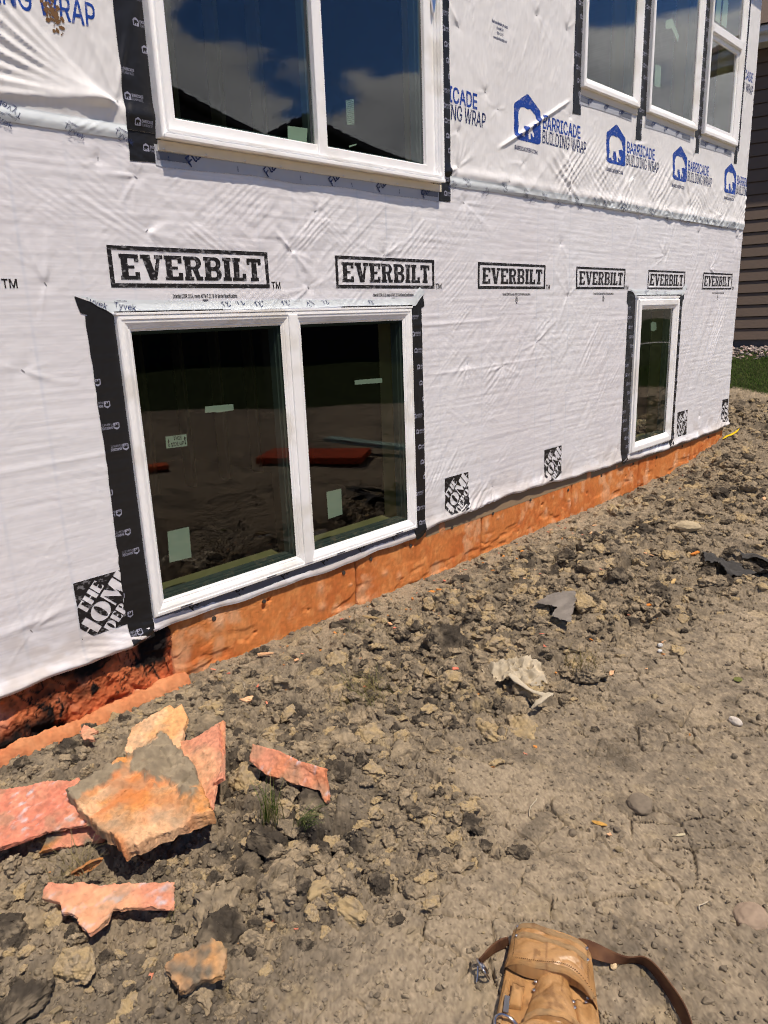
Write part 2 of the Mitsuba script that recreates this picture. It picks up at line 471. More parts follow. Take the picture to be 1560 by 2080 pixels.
def slab(ch):
    """Heavy slab-serif capitals, 1 high."""
    s, t, p = 0.20, 0.15, 0.27   # serif thickness, arm, stem
    if ch == "E":
        g = unary_union([R(.06, 0, .06 + p, 1), R(0, 0, .78, t), R(0, 1 - t, .78, 1), R(.3, .44, .58, .56), R(.60, 0, .78, .30), R(.60, .70, .78, 1)])
        return g, .80
    if ch == "V":
        g = unary_union([Polygon([(.06, 1), (.36, 1), (.54, .36), (.70, 1), (.86, 1), (.62, 0), (.34, 0)]), R(0, 1 - t, .42, 1), R(.58, 1 - t, .94, 1)])
        return g, .94
    if ch in "RB":
        stem = R(.06, 0, .06 + p, 1)
        up = unary_union([R(.2, .46, .52, 1), affinity.scale(Point(.52, .73).buffer(.27), 1.05, 1)]).difference(
            unary_union([R(.33, .58, .5, .86), affinity.scale(Point(.48, .72).buffer(.14), .7, 1)]))
        parts = [stem, up, R(0, 1 - t, .3, 1), R(0, 0, .42 if ch == "R" else .3, t)]
        if ch == "R":
            parts += [Polygon([(.38, .50), (.62, .52), (.72, .16), (.84, .16), (.84, 0), (.55, 0)])]
            w = .86
        else:
            lo = unary_union([R(.2, 0, .54, .54), affinity.scale(Point(.54, .27).buffer(.27), 1.08, 1)]).difference(
                unary_union([R(.33, .14, .52, .42), affinity.scale(Point(.50, .28).buffer(.14), .75, 1)]))
            parts += [lo]
            w = .85
        return unary_union(parts), w
    if ch == "I":
        return unary_union([R(.07, 0, .07 + p, 1), R(0, 0, .41, t), R(0, 1 - t, .41, 1)]), .41
    if ch == "L":
        return unary_union([R(.07, 0, .07 + p, 1), R(0, 0, .68, t), R(0, 1 - t, .41, 1), R(.50, 0, .68, .32)]), .69
    g = unary_union([R(.24, 0, .24 + p, 1), R(.16, 0, .59, t), R(0, 1 - t, .75, 1), R(0, .72, .15, 1), R(.60, .72, .75, 1)])
    return g, .75


def slab_word(s, w, h):
    x, parts = 0, []
    for c in s:
        g, a = slab(c)
        parts.append(affinity.translate(g, x, 0))
        x += a + .055
    return affinity.scale(unary_union(parts), w / (x - .055), h, origin=(0, 0))


def stencil(ch):
    """Fat stencil serif capitals, 1 high, for the square badge."""
    stem = .30
    if ch == "T":
        return unary_union([R(.26, 0, .56, 1), R(0, .86, .82, 1), Polygon([(0, 1), (0, .68), (.12, .86)]), Polygon([(.82, 1), (.82, .68), (.70, .86)])]), .84
    if ch == "H":
        return unary_union([R(0, 0, .34, 1), R(.56, 0, .90, 1), R(.30, .46, .60, .54)]), .92
    if ch == "E":
        return unary_union([R(0, 0, .34, 1), R(.3, .92, .66, 1), R(.3, 0, .66, .08), R(.30, .46, .54, .54), Polygon([(.66, 1), (.66, .70), (.5, .92)]), Polygon([(.66, 0), (.66, .30), (.5, .08)])]), .70
    if ch == "O":
        o = affinity.scale(Point(.5, .5).buffer(.5), .96, 1.0)
        return o.difference(affinity.scale(Point(.5, .5).buffer(.44), .30, 1.0)), 1.0
    if ch == "M":
        return unary_union([R(0, 0, .10, 1), Polygon([(0, 1), (.36, 1), (.62, .28), (.52, 0)]), Polygon([(.66, 0), (.66, .6), (.74, 1), (1.02, 1), (1.02, 0)]).difference(R(.60, .0, .70, .25)),
                            Polygon([(.62, .28), (.74, 1), (.66, 1), (.56, .4)])]), 1.04
    if ch == "D":
        d = unary_union([R(0, 0, .36, 1), affinity.scale(Point(.36, .5).buffer(.5), 1.0, 1.0).intersection(R(.36, 0, 1, 1))])
        return d.difference(affinity.scale(Point(.42, .5).buffer(.42), .28, 1.0)), .88
    u = unary_union([R(0, 0, .34, 1), affinity.scale(Point(.36, .73).buffer(.27), 1.3, 1).intersection(R(.34, 0, 1, 1))])
    return u.difference(affinity.scale(Point(.40, .74).buffer(.2), .32, 1)), .74


def stencil_word(s, w, h, gap=.05):
    x, parts = 0, []
    for c in s:
        g, a = stencil(c)
        parts.append(affinity.translate(g, x, 0))
        x += a + gap
    return affinity.scale(unary_union(parts), w / (x - gap), h, origin=(0, 0))


def badge(s):
    sq = R(0, 0, s, s)
    d = s * math.sqrt(2)
    t = unary_union([at(affinity.translate(stencil_word("HOME", d * 0.98, d * .25), -d * .49, -d * .125), s / 2, s / 2, 45),
                     at(affinity.translate(stencil_word("THE", d * 0.41, d * .145), -d * .245, d * .150), s / 2, s / 2, 45),
                     at(affinity.translate(stencil_word("DEPOT", d * 0.64, d * .145), -d * .26, -d * .295), s / 2, s / 2, 45)])
    return sq.difference(t)


def cut_windows(g, pad=0.0):
    for x0, x1, z0, z1 in WIN.values():
        g = g.difference(R(x0 - pad, z0 - pad, x1 + pad, z1 + pad))
    return g


# black boxed lettering along the lower wrap
tm = words("TM", 0.030, True, 0.9)
spec = words("Intertek CCRR 1016, meets ASTM E 2178 Air Barrier Specifications", 0.016, True, .62)
spec = affinity.scale(spec, 0.33 / (spec.bounds[2]), 1, origin=(0, 0))
EB = (0.006, 1.221, 2.435, 3.648, 4.862, 6.075)
for i, x0 in enumerate((-1.205,) + EB):
    frame = R(0, 0, 0.788, 0.160).difference(R(0.018, 0.017, 0.770, 0.144))
    g = unary_union([at(frame, x0, 0.108), at(slab_word("EVERBILT", 0.700, 0.098), x0 + 0.046, 0.139)])
    small = [at(tm, x0 + 0.797, 0.106), at(spec, x0 + 0.27, 0.066)]
    cx, cz = x0 + 0.43, 0.036
    small += [Point(cx, cz).buffer(.016).difference(Point(cx, cz).buffer(.0115)), at(words("E", .014, True), cx - .0045, cz - .006), R(cx - .014, cz + .019, cx + .014, cz + .023), R(cx - .010, cz - .024, cx + .010, cz - .020)]
    k = add("house__lower_wrap__lettering", drape(g, 0.0014), "print_black", smooth=True)
    add("house__lower_wrap__lettering", drape(cut_windows(unary_union(small), .004), 0.0014, 0.006), "print_black", smooth=True)
for x0 in (-1.517, -0.322, 2.072, 3.256, 5.69, 6.88):
    g = at(badge(0.247), x0, -1.294).intersection(R(-3, -2, 7.04, 2))
    if x0 == -0.322:
        g = g.intersection(R(-3, -2, -0.115, 2))
    add("house__lower_wrap__badge", drape(g, 0.0014), "print_black", smooth=True)
tag("house__lower_wrap__badge", "black square badge with diagonal stencil lettering")


# blue bear emblem and its words along the upper wrap
def bear(k=1.0):
    pts = [(.16, .30), (.14, .48), (.17, .60), (.25, .69), (.36, .71), (.46, .70), (.52, .685), (.58, .715), (.62, .70), (.68, .68), (.75, .63), (.80, .62), (.82, .57), (.88, .47), (.89, .42),
           (.86, .40), (.80, .425), (.72, .415), (.66, .40), (.655, .33), (.68, .27), (.74, .22), (.74, .155), (.70, .14), (.64, .20), (.60, .22), (.61, .10), (.60, .085), (.54, .085), (.53, .16), (.515, .27), (.50, .33),
           (.44, .335), (.36, .33), (.35, .24), (.345, .18), (.39, .13), (.37, .105), (.30, .11), (.24, .15), (.20, .155), (.14, .13), (.12, .15), (.13, .22)]
    return Polygon(pts).buffer(.004).buffer(-.004)


def emblem():
    house = Polygon([(0.04, 0.04), (0, 0.09), (0, .70), (.02, .74), (.47, .99), (.53, .99), (.98, .74), (1, .70), (1, .09), (.96, .04), (.90, .02), (.10, .02)])
    return house.difference(bear())


wb = words("BARRICADE", .079, True)
wb = affinity.scale(wb, 0.50 / wb.bounds[2], 1, origin=(0, 0))
wt = words("BUILDING WRAP", .079)
wt = affinity.scale(affinity.skew(wt, 6, 0, origin=(0, 0)), 0.585 / wt.bounds[2], 1, origin=(0, 0)).buffer(.0010)
url = words("BARRICADEBP.COM", .024, True)
url = affinity.scale(url, 0.27 / url.bounds[2], 1, origin=(0, 0))
for x0 in (2.81, 4.025, 5.21, 6.43, 1.6):
    z0 = 1.012
    if x0 != 1.6:
        add("house__upper_wrap__emblem", drape(affinity.translate(affinity.scale(emblem(), .305, .285, origin=(0, 0)), x0, z0), .0014), "print_blue", smooth=True)
        add("house__upper_wrap__lettering", drape(at(url, x0, z0 - .055), .0014, 0), "print_navy", smooth=True)
    lim = R(2.17, 0, HC - .002, 3)
    add("house__upper_wrap__lettering", drape(at(wb, x0 + .325, z0 + .112).intersection(lim), .0014, .008), "print_blue", smooth=True)
    add("house__upper_wrap__lettering", drape(at(wt, x0 + .318, z0 + .022).intersection(lim), .0014, .008), "print_navy", smooth=True)
# the second row higher up: words left of the upper window, and at the corner
wb2, wt2 = affinity.scale(wb, 1.35, 1.0, origin=(0, 0)), affinity.scale(wt, 1.0, 1.0, origin=(0, 0))
lim = R(-2, 0, 0.15, 3)
add("house__upper_wrap__lettering", drape(at(wb, -0.52, 1.125).intersection(lim), .0014, .008), "print_blue", smooth=True)
add("house__upper_wrap__lettering", drape(at(wt, -0.515, 1.027).intersection(lim), .0014, .008), "print_blue", smooth=True)
lim = R(6.765, 0, HC - .002, 3)
add("house__upper_wrap__lettering", drape(at(wb, 6.47, 2.07).intersection(lim), .0014, .008), "print_blue", smooth=True)
add("house__upper_wrap__lettering", drape(at(wt, 6.42, 1.965).intersection(lim), .0014, .008), "print_navy", smooth=True)
ad = []
for s_, z_, w_ in (("Barricade Building Products", 1.612, .165), ("Doswell, VA", 1.586, .07), ("ESR-1197", 1.560, .065), ("www.barricadebp.com", 1.532, .135)):
    g = words(s_, .015, True)
    g = affinity.scale(g, w_ / g.bounds[2], 1, origin=(0, 0))
    ad.append(at(g, 2.655 - w_ / 2, z_))
add("house__upper_wrap__lettering", drape(unary_union(ad), .0014, 0), "print_navy", smooth=True)
# a muddy boot mark on the upper wrap
rg = np.random.default_rng(3)
mud = unary_union([affinity.rotate(affinity.scale(Point(-.095 + rg.normal(0, .014) + .02 * k, 1.05 - .06 * k * rg.random() + rg.normal(0, .018)).buffer(rg.uniform(.0015, .006)), rg.uniform(.5, 1.6), rg.uniform(.6, 2.2)), rg.uniform(0, 180)) for k in np.repeat([0, 1], 45)])
add("house__upper_wrap__stain", drape(mud, .0022, 0), "mud_print", smooth=True)
tag("house__upper_wrap__stain", "brown mud smear over the lettering")

# ------------------------------------------------------------------ black flashing tapes
def strip(poly, off, fine=0.02):
    return drape(poly, off, fine)


def tape_mark(flip=False, k=1.0):
    """One printed mark of the tape: a small house emblem with two short lines of words."""
    e = affinity.scale(emblem(), .026 * k, .030 * k, origin=(0, 0))
    a = words("BARRICADE", .010 * k, True)
    a = affinity.scale(a, .048 * k / a.bounds[2], 1, origin=(0, 0))
    b = words("FLASH ULTI", .009 * k)
    b = affinity.scale(b, .046 * k / b.bounds[2], 1, origin=(0, 0))
    g = unary_union([e, at(a, .030 * k, .014 * k), at(b, .030 * k, .001)])
    return at(g, -.013 * k, -.015 * k, 180 if flip else 0)


def tape(poly, marks, label=None, flip=False, k=1.0, off=0.0026):
    key = add("house__flashing_tape", strip(poly, off), "tape_black", smooth=True)
    if label:
        tag(key, label)
    g = unary_union([affinity.rotate(tape_mark(flip, k), a, origin=(0, 0)).buffer(0) if False else at(tape_mark(flip, k), x, z, a) for x, z, a in marks]).intersection(poly.buffer(-.002))
    tag(add(key + "__print", drape(g, off + 0.0012, 0), "print_grey", smooth=True), kind="stuff")
    return key


def marks_down(x0, x1, z0, z1, n, ang):
    """Marks stepping diagonally across the tape as it runs down."""
    out = []
    for i in range(n):
        f = (i * 0.23) % 1.25 - .12
        out.append((x0 + (x1 - x0) * f, z1 + (z0 - z1) * (i + .5) / n, ang))
    return out


def wavy(pts, amp, seed):
    r = np.random.default_rng(seed)
    g = Polygon(pts).segmentize(0.04)
    c = np.array(g.exterior.coords)[:-1]
    return Polygon(c + r.normal(0, amp, c.shape)).buffer(0)


tape(wavy([(-.118, 0.0), (-.105, .005), (-.135, .012), (-.15, .075), (-.03, .035), (.012, .012), (.012, -1.29), (-.002, -1.302), (-.004, -1.388), (-.118, -1.400), (-.122, -1.2), (-.112, -.6)], .0012, 1),
     marks_down(-.12, .0, -1.36, 0.0, 15, 0), "black printed flashing tape left of the basement double window", True)
tape(wavy([(1.76, .005), (1.905, .07), (1.915, .01), (1.888, .0), (1.884, -.6), (1.874, -1.28), (1.874, -1.345), (1.835, -1.375), (1.785, -1.385), (1.76, -1.30)], .001, 2),
     marks_down(1.80, 1.88, -1.33, 0.0, 14, 0), "black printed flashing tape right of the basement double window")
tape(wavy([(.160, 2.9), (.295, 2.9), (.295, .66), (.268, .655), (.262, .592), (.150, .588)], .001, 3), marks_down(.15, .27, .60, 2.9, 26, 0), "black printed flashing tape left of the wide upper window")
tape(wavy([(1.99, 2.9), (2.172, 2.9), (2.164, .594), (2.045, .590), (2.035, .67), (1.99, .68)], .001, 4), marks_down(2.10, 2.165, .60, 2.9, 30, 0), "black printed flashing tape right of the wide upper window")
for i, (x0, x1, zb, tx) in enumerate(((3.525, 3.635, 1.272, "far left of the three upper windows"), (4.47, 4.66, 1.234, "between the first and second upper windows"),
                                      (5.61, 5.795, 1.283, "between the second and third upper windows"), (6.62, 6.752, 1.300, "at the right end of the upper windows"))):
    xb0, xb1 = (x0, x1) if i == 0 else ((4.50, 4.592) if i == 1 else (5.675, 5.765))
    if i == 3:
        xb0, xb1 = 6.64, 6.72
    poly = unary_union([R(x0, 1.42, x1, 3.0), Polygon([(xb0, zb), (xb1, zb + .004), (max(xb1, x0 + .01), 1.43), (x0, 1.43), (xb0, 1.40)])])
    tape(poly, marks_down(xb0 + .01, xb1, zb + .02, 3.0, 22, 0), "black printed flashing tape " + tx)
tape(wavy([(4.49, .10), (4.60, .085), (4.64, .03), (4.64, -1.30), (4.612, -1.30), (4.61, -1.362), (4.53, -1.372), (4.50, -1.34), (4.505, -.8), (4.512, -.02), (4.49, .0)], .0012, 5),
     marks_down(4.51, 4.62, -1.34, .0, 17, 0), "black printed flashing tape left of the narrow basement window")
tape(wavy([(5.48, .03), (5.65, .085), (5.65, .02), (5.622, .01), (5.620, -1.30), (5.60, -1.372), (5.505, -1.378), (5.505, -1.30), (5.48, -1.29)], .001, 6),
     marks_down(5.58, 5.61, -1.33, .0, 12, 0), "black printed flashing tape right of the narrow basement window")


# white taped seam where the upper wrap laps the lower
def tyvek_marks(spots, s=.026):
    w_ = words("Tyvek", s)
    o = words("DUPONT", s * .32, True)
    return unary_union([at(unary_union([w_, affinity.translate(o, s * .5, s * 1.25), affinity.translate(R(0, 0, s * .7, s * .14), s * 1.1, -s * .55)]), x, z, a) for x, z, a in spots])


xg = np.unique(np.concatenate([np.arange(-2.6, -.8, .05), np.arange(-.8, 7.045, .012), [7.045]]))
tg = np.linspace(0, 1, 12)
XG, TG = np.meshgrid(xg, tg)
zlo = .664 + .006 * (nz(xg * 3, 0 * xg, 51) - .5) + np.interp(xg, [-1, .3, 2.2, 4, 7], [-.004, .0, .018, .030, .045])
zhi = zlo + .052
ZG = zlo + (zhi - zlo) * TG
YG = -UP(XG, np.maximum(ZG, SEAM - .018)) * TG ** 2 - LOW(XG, np.minimum(ZG, SEAM)) * (1 - TG ** 2) - .006 - .009 * np.sin(np.pi * np.clip(TG, 0, 1)) * (.35 + .65 * nz(XG * 5, ZG * 0, 52)) \
    - .005 * streak(XG, ZG, 35, .03, .12, 53) * np.sin(np.pi * TG)
YG = np.minimum(YG, wall_y(XG, ZG) - .004)
keep = ~((XG[1:, 1:] > .158) & (XG[1:, 1:] < 2.158))
me, _ = grid_mesh(np.stack([XG, YG, ZG], -1), keep)
add("house__seam_tape", me, "tape_white", smooth=True)
tag("house__seam_tape", "white seam tape running along the lap of the two wraps")
rg = np.random.default_rng(5)


def seam_print(spots):
    out = []
    for x, z, a in spots:
        g = tyvek_marks([(x, z, a)], .021).intersection(R(-3, .5, 7.03, .9))
        for q in getattr(g, "geoms", [g]):
            if q.is_empty or q.geom_type != "Polygon":
                continue
            v, t = trimesh.creation.triangulate_polygon(q, engine="earcut")
            lo = np.interp(v[:, 0], xg, zlo)
            tt = np.clip((v[:, 1] - lo) / .052, 0, 1)
            ii = np.clip(np.searchsorted(xg, v[:, 0]) - 1, 0, len(xg) - 2)
            jj = np.clip((tt * 11).astype(int), 0, 10)
            fx, ft = (v[:, 0] - xg[ii]) / (xg[ii + 1] - xg[ii]), tt * 11 - jj
            yy = (YG[jj, ii] * (1 - fx) + YG[jj, ii + 1] * fx) * (1 - ft) + (YG[jj + 1, ii] * (1 - fx) + YG[jj + 1, ii + 1] * fx) * ft
            out.append(trimesh.Trimesh(np.stack([v[:, 0], yy - .0016, v[:, 1]], 1), t, process=False))
    return cat(out)


spots = [(x, float(np.interp(x, xg, zlo)) + rg.uniform(.006, .030), rg.choice([150, 155, 205, -25])) for x in np.concatenate([np.arange(-1.2, .1, .14), np.arange(2.2, 6.9, .17)]) + rg.uniform(-.03, .03, 38)]
tag(add("house__seam_tape__print", seam_print(spots), "print_navy"), kind="stuff")


# ------------------------------------------------------------------ windows
def pane_mesh(x0, x1, z0, z1, y, seed=0, bow=0.0012):
    """A pane, very slightly dished as insulating glass is."""
    n = 14
    X, Z = np.meshgrid(np.linspace(x0, x1, n), np.linspace(z0, z1, n))
    U, V = (X - x0) / (x1 - x0) * 2 - 1, (Z - z0) / (z1 - z0) * 2 - 1
    Y = y + bow * (1 - U ** 2) * (1 - V ** 2)
    return grid_mesh(np.stack([X, Y, Z], -1))[0]


def window(label):
    k = new_key("house__window")
    tag(k, label)
    return k


def gasket(x0, x1, z0, z1, y0, d=.035):
    return ring(x0 - .001, x1 + .001, z0 - .001, z1 + .001, [(0, y0 + .002), (0, y0 + d * .4), (.010, y0 + d * .42), (.010, y0 + d), (.016, y0 + d), (.016, y0 + d * 2.2)])


def liner(x0, x1, z0, z1, y0=.03, y1=.20):
    """The rough opening seen through the glass: bare studs, a sill board."""
    return cat([bx(x0 - .02, x0 + .018, y0, y1, z0, z1), bx(x1 - .018, x1 + .02, y0, y1, z0, z1), bx(x0 - .02, x1 + .02, y0, y1, z1 - .018, z1 + .02)]), bx(x0 - .02, x1 + .02, y0 + .004, y1 + .03, z0 - .02, z0 + .012)


def sticker(win, pts, y, label=None, mark=None):
    g = Polygon(pts)
    v, t = trimesh.creation.triangulate_polygon(g, engine="earcut")
    k = add(win + "__sticker", trimesh.Trimesh(np.stack([v[:, 0], 0 * v[:, 0] + y, v[:, 1]], 1), t), "sticker_mat")
    if label:
        tag(k, label)
    if mark is not None:
        q = []
        for g in getattr(mark, "geoms", [mark]):
            v, t = trimesh.creation.triangulate_polygon(g, engine="earcut")
            q.append(trimesh.Trimesh(np.stack([v[:, 0], 0 * v[:, 0] + y - .0008, v[:, 1]], 1), t))
        add(win + "__print", cat(q), "print_black")


LIGHT = [(0, 0.0), (0, -.024), (.004, -.030), (.016, -.031), (.018, -.027), (.024, -.027), (.030, -.0265), (.046, -.019), (.048, -.015), (.054, -.015), (.060, -.009), (.064, -.007)]
# --- double basement window
L = window("white vinyl double basement window with two dark panes")
add(L + "__frame", cat([ring(0, .9, -1.301, 0, LIGHT), ring(.9, 1.775, -1.301, 0, LIGHT)]), "vinyl")
mull = bx(.872, .928, -.0345, -.026, -1.285, -.016, .0015)
add(L + "__mullion", mull, "vinyl")
add(L + "__trim", cat([bx(-.004, 1.779, -.033, -.002, 0.0005, .010, .001)]), "vinyl")
# thin vinyl lines along the sills, a weep slot in each
for x in (.13, .62, 1.1, 1.58):
    add(L + "__weep_slot", bx(x, x + .06, -.0325, -.0295, -1.2925, -1.2885), "print_black")
for i, (x0, x1) in enumerate(((.064, .836), (.964, 1.711))):
    add(L + "__pane", pane_mesh(x0, x1, -1.237, -.064, -.006, i), "glass_low")
    add(L + "__gasket", gasket(x0, x1, -1.237, -.064, -.006), "spacer_mat")
a, b = liner(.03, 1.745, -1.262, -.03)
add(L + "__jamb", a, "stud_mat")
add(L + "__sill_board", b, "wood_mat")
add(L + "__mullion_stud", bx(.86, .94, .03, .18, -1.25, -.03), "room_mat")
fin = cat([bx(.012, 1.782, -.008, -.003, -1.347, -1.302)])
add(L + "__nail_fin", fin, "flash_dark")
fl = unary_union([at(words("Fla", .036, True), x, -1.342, 38) for x in (.20, .46, .74, 1.02, 1.30, 1.58)]).intersection(R(.02, -1.345, 1.78, -1.306))
fv = []
for g in getattr(fl, "geoms", [fl]):
    v, t = trimesh.creation.triangulate_polygon(g, engine="earcut")
    fv.append(trimesh.Trimesh(np.stack([v[:, 0], 0 * v[:, 0] - .0095, v[:, 1]], 1), t))
add(L + "__print", cat(fv), "print_black")
YS = .006
up_mark = unary_union([at(words("THIS", .016, True, .8), .207, -.536), at(words("SIDE UP", .016, True, .74), .192, -.561)] +
                      [unary_union([R(x - .002, -.562, x + .002, -.535), Polygon([(x - .006, -.538), (x + .006, -.538), (x, -.524)])]) for x in (.183, .264)])
sticker(L, [(.171, -.514), (.275, -.517), (.273, -.570), (.169, -.566)], YS, "pale green paper label with upward arrows", up_mark)
sticker(L, [(.384, -.406), (.536, -.411), (.537, -.440), (.440, -.441), (.438, -.436), (.382, -.435)], YS)
sticker(L, [(.127, -.936), (.237, -.938), (.233, -1.085), (.120, -1.080)], YS)
sticker(L, [(1.331, -.368), (1.545, -.374), (1.545, -.400), (1.331, -.392)], YS)
sticker(L, [(1.082, -.942), (1.190, -.944), (1.190, -1.090), (1.084, -1.094)], YS)

# --- narrow basement window
S = window("narrow white vinyl basement window near the far corner")
sx0, sx1, sz0, sz1 = 4.645, 5.50, -1.298, .035
add(S + "__frame", cat([ring(sx0, sx1, sz0, sz1, [(0, .0), (0, -.020), (.012, -.024), (.014, -.036), (.018, -.040), (.058, -.040), (.060, -.034), (.066, -.034), (.090, -.016), (.094, -.010)])]), "vinyl")
add(S + "__trim", bx(sx0 - .002, sx1 + .002, -.030, -.002, sz1 + .0005, sz1 + .014, .001), "vinyl")
add(S + "__pane", pane_mesh(sx0 + .092, sx1 - .092, sz0 + .092, sz1 - .092, -.008, 3), "glass_low")
add(S + "__gasket", gasket(sx0 + .092, sx1 - .092, sz0 + .092, sz1 - .092, -.008), "spacer_mat")
a, b = liner(sx0 + .04, sx1 - .04, sz0 + .05, sz1 - .04)
add(S + "__jamb", a, "stud_mat")
add(S + "__sill_board", b, "wood_mat")
add(S + "__nail_fin", bx(sx0 - .02, sx1 + .005, -.012, -.006, -1.350, -1.2985), "flash_dark")
sticker(S, [(4.99, -.178), (5.03, -.165), (5.10, -.176), (5.115, -.235), (5.06, -.25), (5.0, -.243)], YS)
sticker(S, [(4.745, -.962), (4.82, -.962), (4.81, -1.095), (4.74, -1.10)], YS)

# --- wide sliding window upstairs
A = window("wide white sliding window upstairs reflecting clouds")
ax0, ax1, az0, az1 = WIN["A"]
add(A + "__frame", ring(ax0, ax1, az0, az1, [(0, 0), (0, -.050), (.003, -.056), (.010, -.056), (.012, -.050), (.020, -.050), (.024, -.062), (.030, -.062), (.034, -.046), (.038, -.046), (.038, -.010)]), "vinyl")
add(A + "__sill", bx(ax0 + .006, ax1 - .006, -.066, -.050, az0 - .004, az0 + .012, .002), "vinyl")
# left sash in the inner track, right sash in front of it
sp = [(0, -.012), (0, -.034), (.004, -.038), (.052, -.038), (.056, -.034), (.058, -.024), (.060, -.020)]
sp2 = [(0, -.012), (0, -.046), (.004, -.050), (.052, -.050), (.056, -.046), (.058, -.036), (.060, -.030)]
add(A + "__sash", ring(ax0 + .022, 1.185, az0 + .024, az1 - .03, sp), "vinyl")
add(A + "__sash", ring(1.115, ax1 - .095, az0 + .020, az1 - .03, sp2), "vinyl")
for q in ((.094, .036, -.040, -.010), (.070, .064, -.052, -.0405), (.050, .046, -.058, -.0405)):
    add(A + "__track", bx(ax1 - q[0], ax1 - q[1], q[2], q[3], az0 + .02, az1 - .03), "vinyl")
add(A + "__pane", pane_mesh(ax0 + .082, 1.125, az0 + .084, az1 - .09, -.019, 5, .0022), "glass")
add(A + "__pane", pane_mesh(1.175, ax1 - .155, az0 + .080, az1 - .09, -.029, 6, .0022), "glass")
add(A + "__gasket", gasket(ax0 + .082, 1.125, az0 + .084, az1 - .09, -.019), "spacer_mat")
add(A + "__gasket", gasket(1.175, ax1 - .155, az0 + .080, az1 - .09, -.029), "spacer_mat")
hp = [(0, 0), (.012, .012), (.017, .05), (.012, .10), (.0, .155), (-.012, .10), (-.017, .05), (-.012, .012)]
hm = trimesh.creation.extrude_polygon(Polygon([(x, -z) for x, z in hp]).buffer(.004), .012, engine="earcut")
hv = hm.vertices.copy()
hm.vertices = np.stack([hv[:, 0] + 1.972, -.051 - hv[:, 2], hv[:, 1] + 1.665], 1)
add(A + "__handle", hm, "chrome", smooth=30)
a, b = liner(ax0 + .03, ax1 - .03, az0 + .03, az1 - .03)
add(A + "__jamb", a, "stud_mat")
add(A + "__nail_fin", bx(ax0 + .002, ax1 + .02, -.012, -.004, .640, az0 - .005), "vinyl_cream")
fa = Polygon([(.262, .662), (.262, .584), (.30, .578), (.5, .584), (.75, .592), (1.0, .582), (1.3, .594), (1.6, .586), (1.85, .590), (2.058, .586), (2.058, .662)])
add(A + "__flashing", drape(fa, .0030, .02), "flash_grey", smooth=True)
for q in (R(.268, .606, .42, .637), R(1.90, .61, 2.05, .638)):
    add(A + "__flashing", drape(q, .0045), "flash_dark", smooth=True)
fl = unary_union([at(words("Flash", .040, True), x, .590, 40) for x in (.42, .82, 1.22, 1.56, 1.92)] + [R(x, .600, x + .003, .622) for x in (.32, .66, 1.02, 1.36, 1.72)]).intersection(R(.27, .58, 2.05, .638))
add(A + "__print", drape(fl, .0062, 0), "print_navy", smooth=True)
rv = [trimesh.creation.icosphere(1, .006).apply_translation([x, -.014, .646]) for x in np.arange(.30, 2.05, .2)]
for m in rv:
    add(A + "__nail_head", m, "chrome")
sticker(A, [(.965, .828), (1.085, .834), (1.075, .770), (1.06, .752), (1.045, .764), (.96, .768)], -.006)
bars = unary_union([R(1.340, .895 + k * .009, 1.388, .898 + k * .009) for k in range(12)])
sticker(A, [(1.338, .885), (1.390, .893), (1.392, 1.008), (1.337, .992)], -.016, "barcode label stuck behind the glass", bars)
sticker(A, [(1.345, .782), (1.398, .800), (1.398, .806), (1.345, .790)], -.016)


# --- the three windows in a row upstairs
def row_window(k, x0, x1, z0, z1, hung=False, studs=True):
    add(k + "__frame", ring(x0, x1, z0, z1, [(0, 0), (0, -.034), (.004, -.040), (.026, -.040), (.030, -.036), (.034, -.036), (.060, -.020), (.066, -.016), (.070, -.008)]), "vinyl")
    if hung:
        zm = 2.305
        add(k + "__meeting_rail", bx(x0 + .06, x1 - .06, -.034, -.004, zm - .035, zm + .035, .004), "vinyl")
        add(k + "__sash", ring(x0 + .066, x1 - .066, z0 + .066, zm - .0355, [(0, .0), (0, -.006), (.035, -.006), (.040, .004), (.042, .010)]), "vinyl")
        add(k + "__pane", pane_mesh(x0 + .107, x1 - .107, z0 + .107, zm - .08, .006, 7), "glass")
        add(k + "__pane", pane_mesh(x0 + .069, x1 - .069, zm + .034, z1 - .07, -.007, 8), "glass")
    else:
        add(k + "__pane", pane_mesh(x0 + .069, x1 - .069, z0 + .069, z1 - .07, -.007, 9, .0016), "glass")
        add(k + "__gasket", gasket(x0 + .069, x1 - .069, z0 + .069, z1 - .07, -.007), "spacer_mat")
    a, b = liner(x0 + .03, x1 - .03, z0 + .03, z1 - .03)
    add(k + "__jamb", a, "stud_mat")
    add(k + "__nail_fin", bx(x0 + .004, x1 + .01, -.012, -.004, z0 - .045, z0 - .0005), "vinyl_cream")
    add(k + "__flashing", drape(Polygon([(x0 - .01, z0 - .03), (x0 - .008, z0 - .108), (x0 + .25, z0 - .100), (x0 + .55, z0 - .094), (x1 - .07, z0 - .100), (x1 - .066, z0 - .03)]), .003, .02), "flash_grey", smooth=True)
    for q in (R(x0 + .0, z0 - .088, x0 + .13, z0 - .055), R(x1 - .25, z0 - .088, x1 - .08, z0 - .055)):
        add(k + "__flashing", drape(q, .0045), "flash_dark", smooth=True)
    g = unary_union([at(words("Flash", .034, True), x, z0 - .098, 38) for x in np.arange(x0 + .12, x1 - .15, .24)]).intersection(R(x0, z0 - .098, x1 - .08, z0 - .048))
    add(k + "__print", drape(g, .0062, 0), "print_navy", smooth=True)


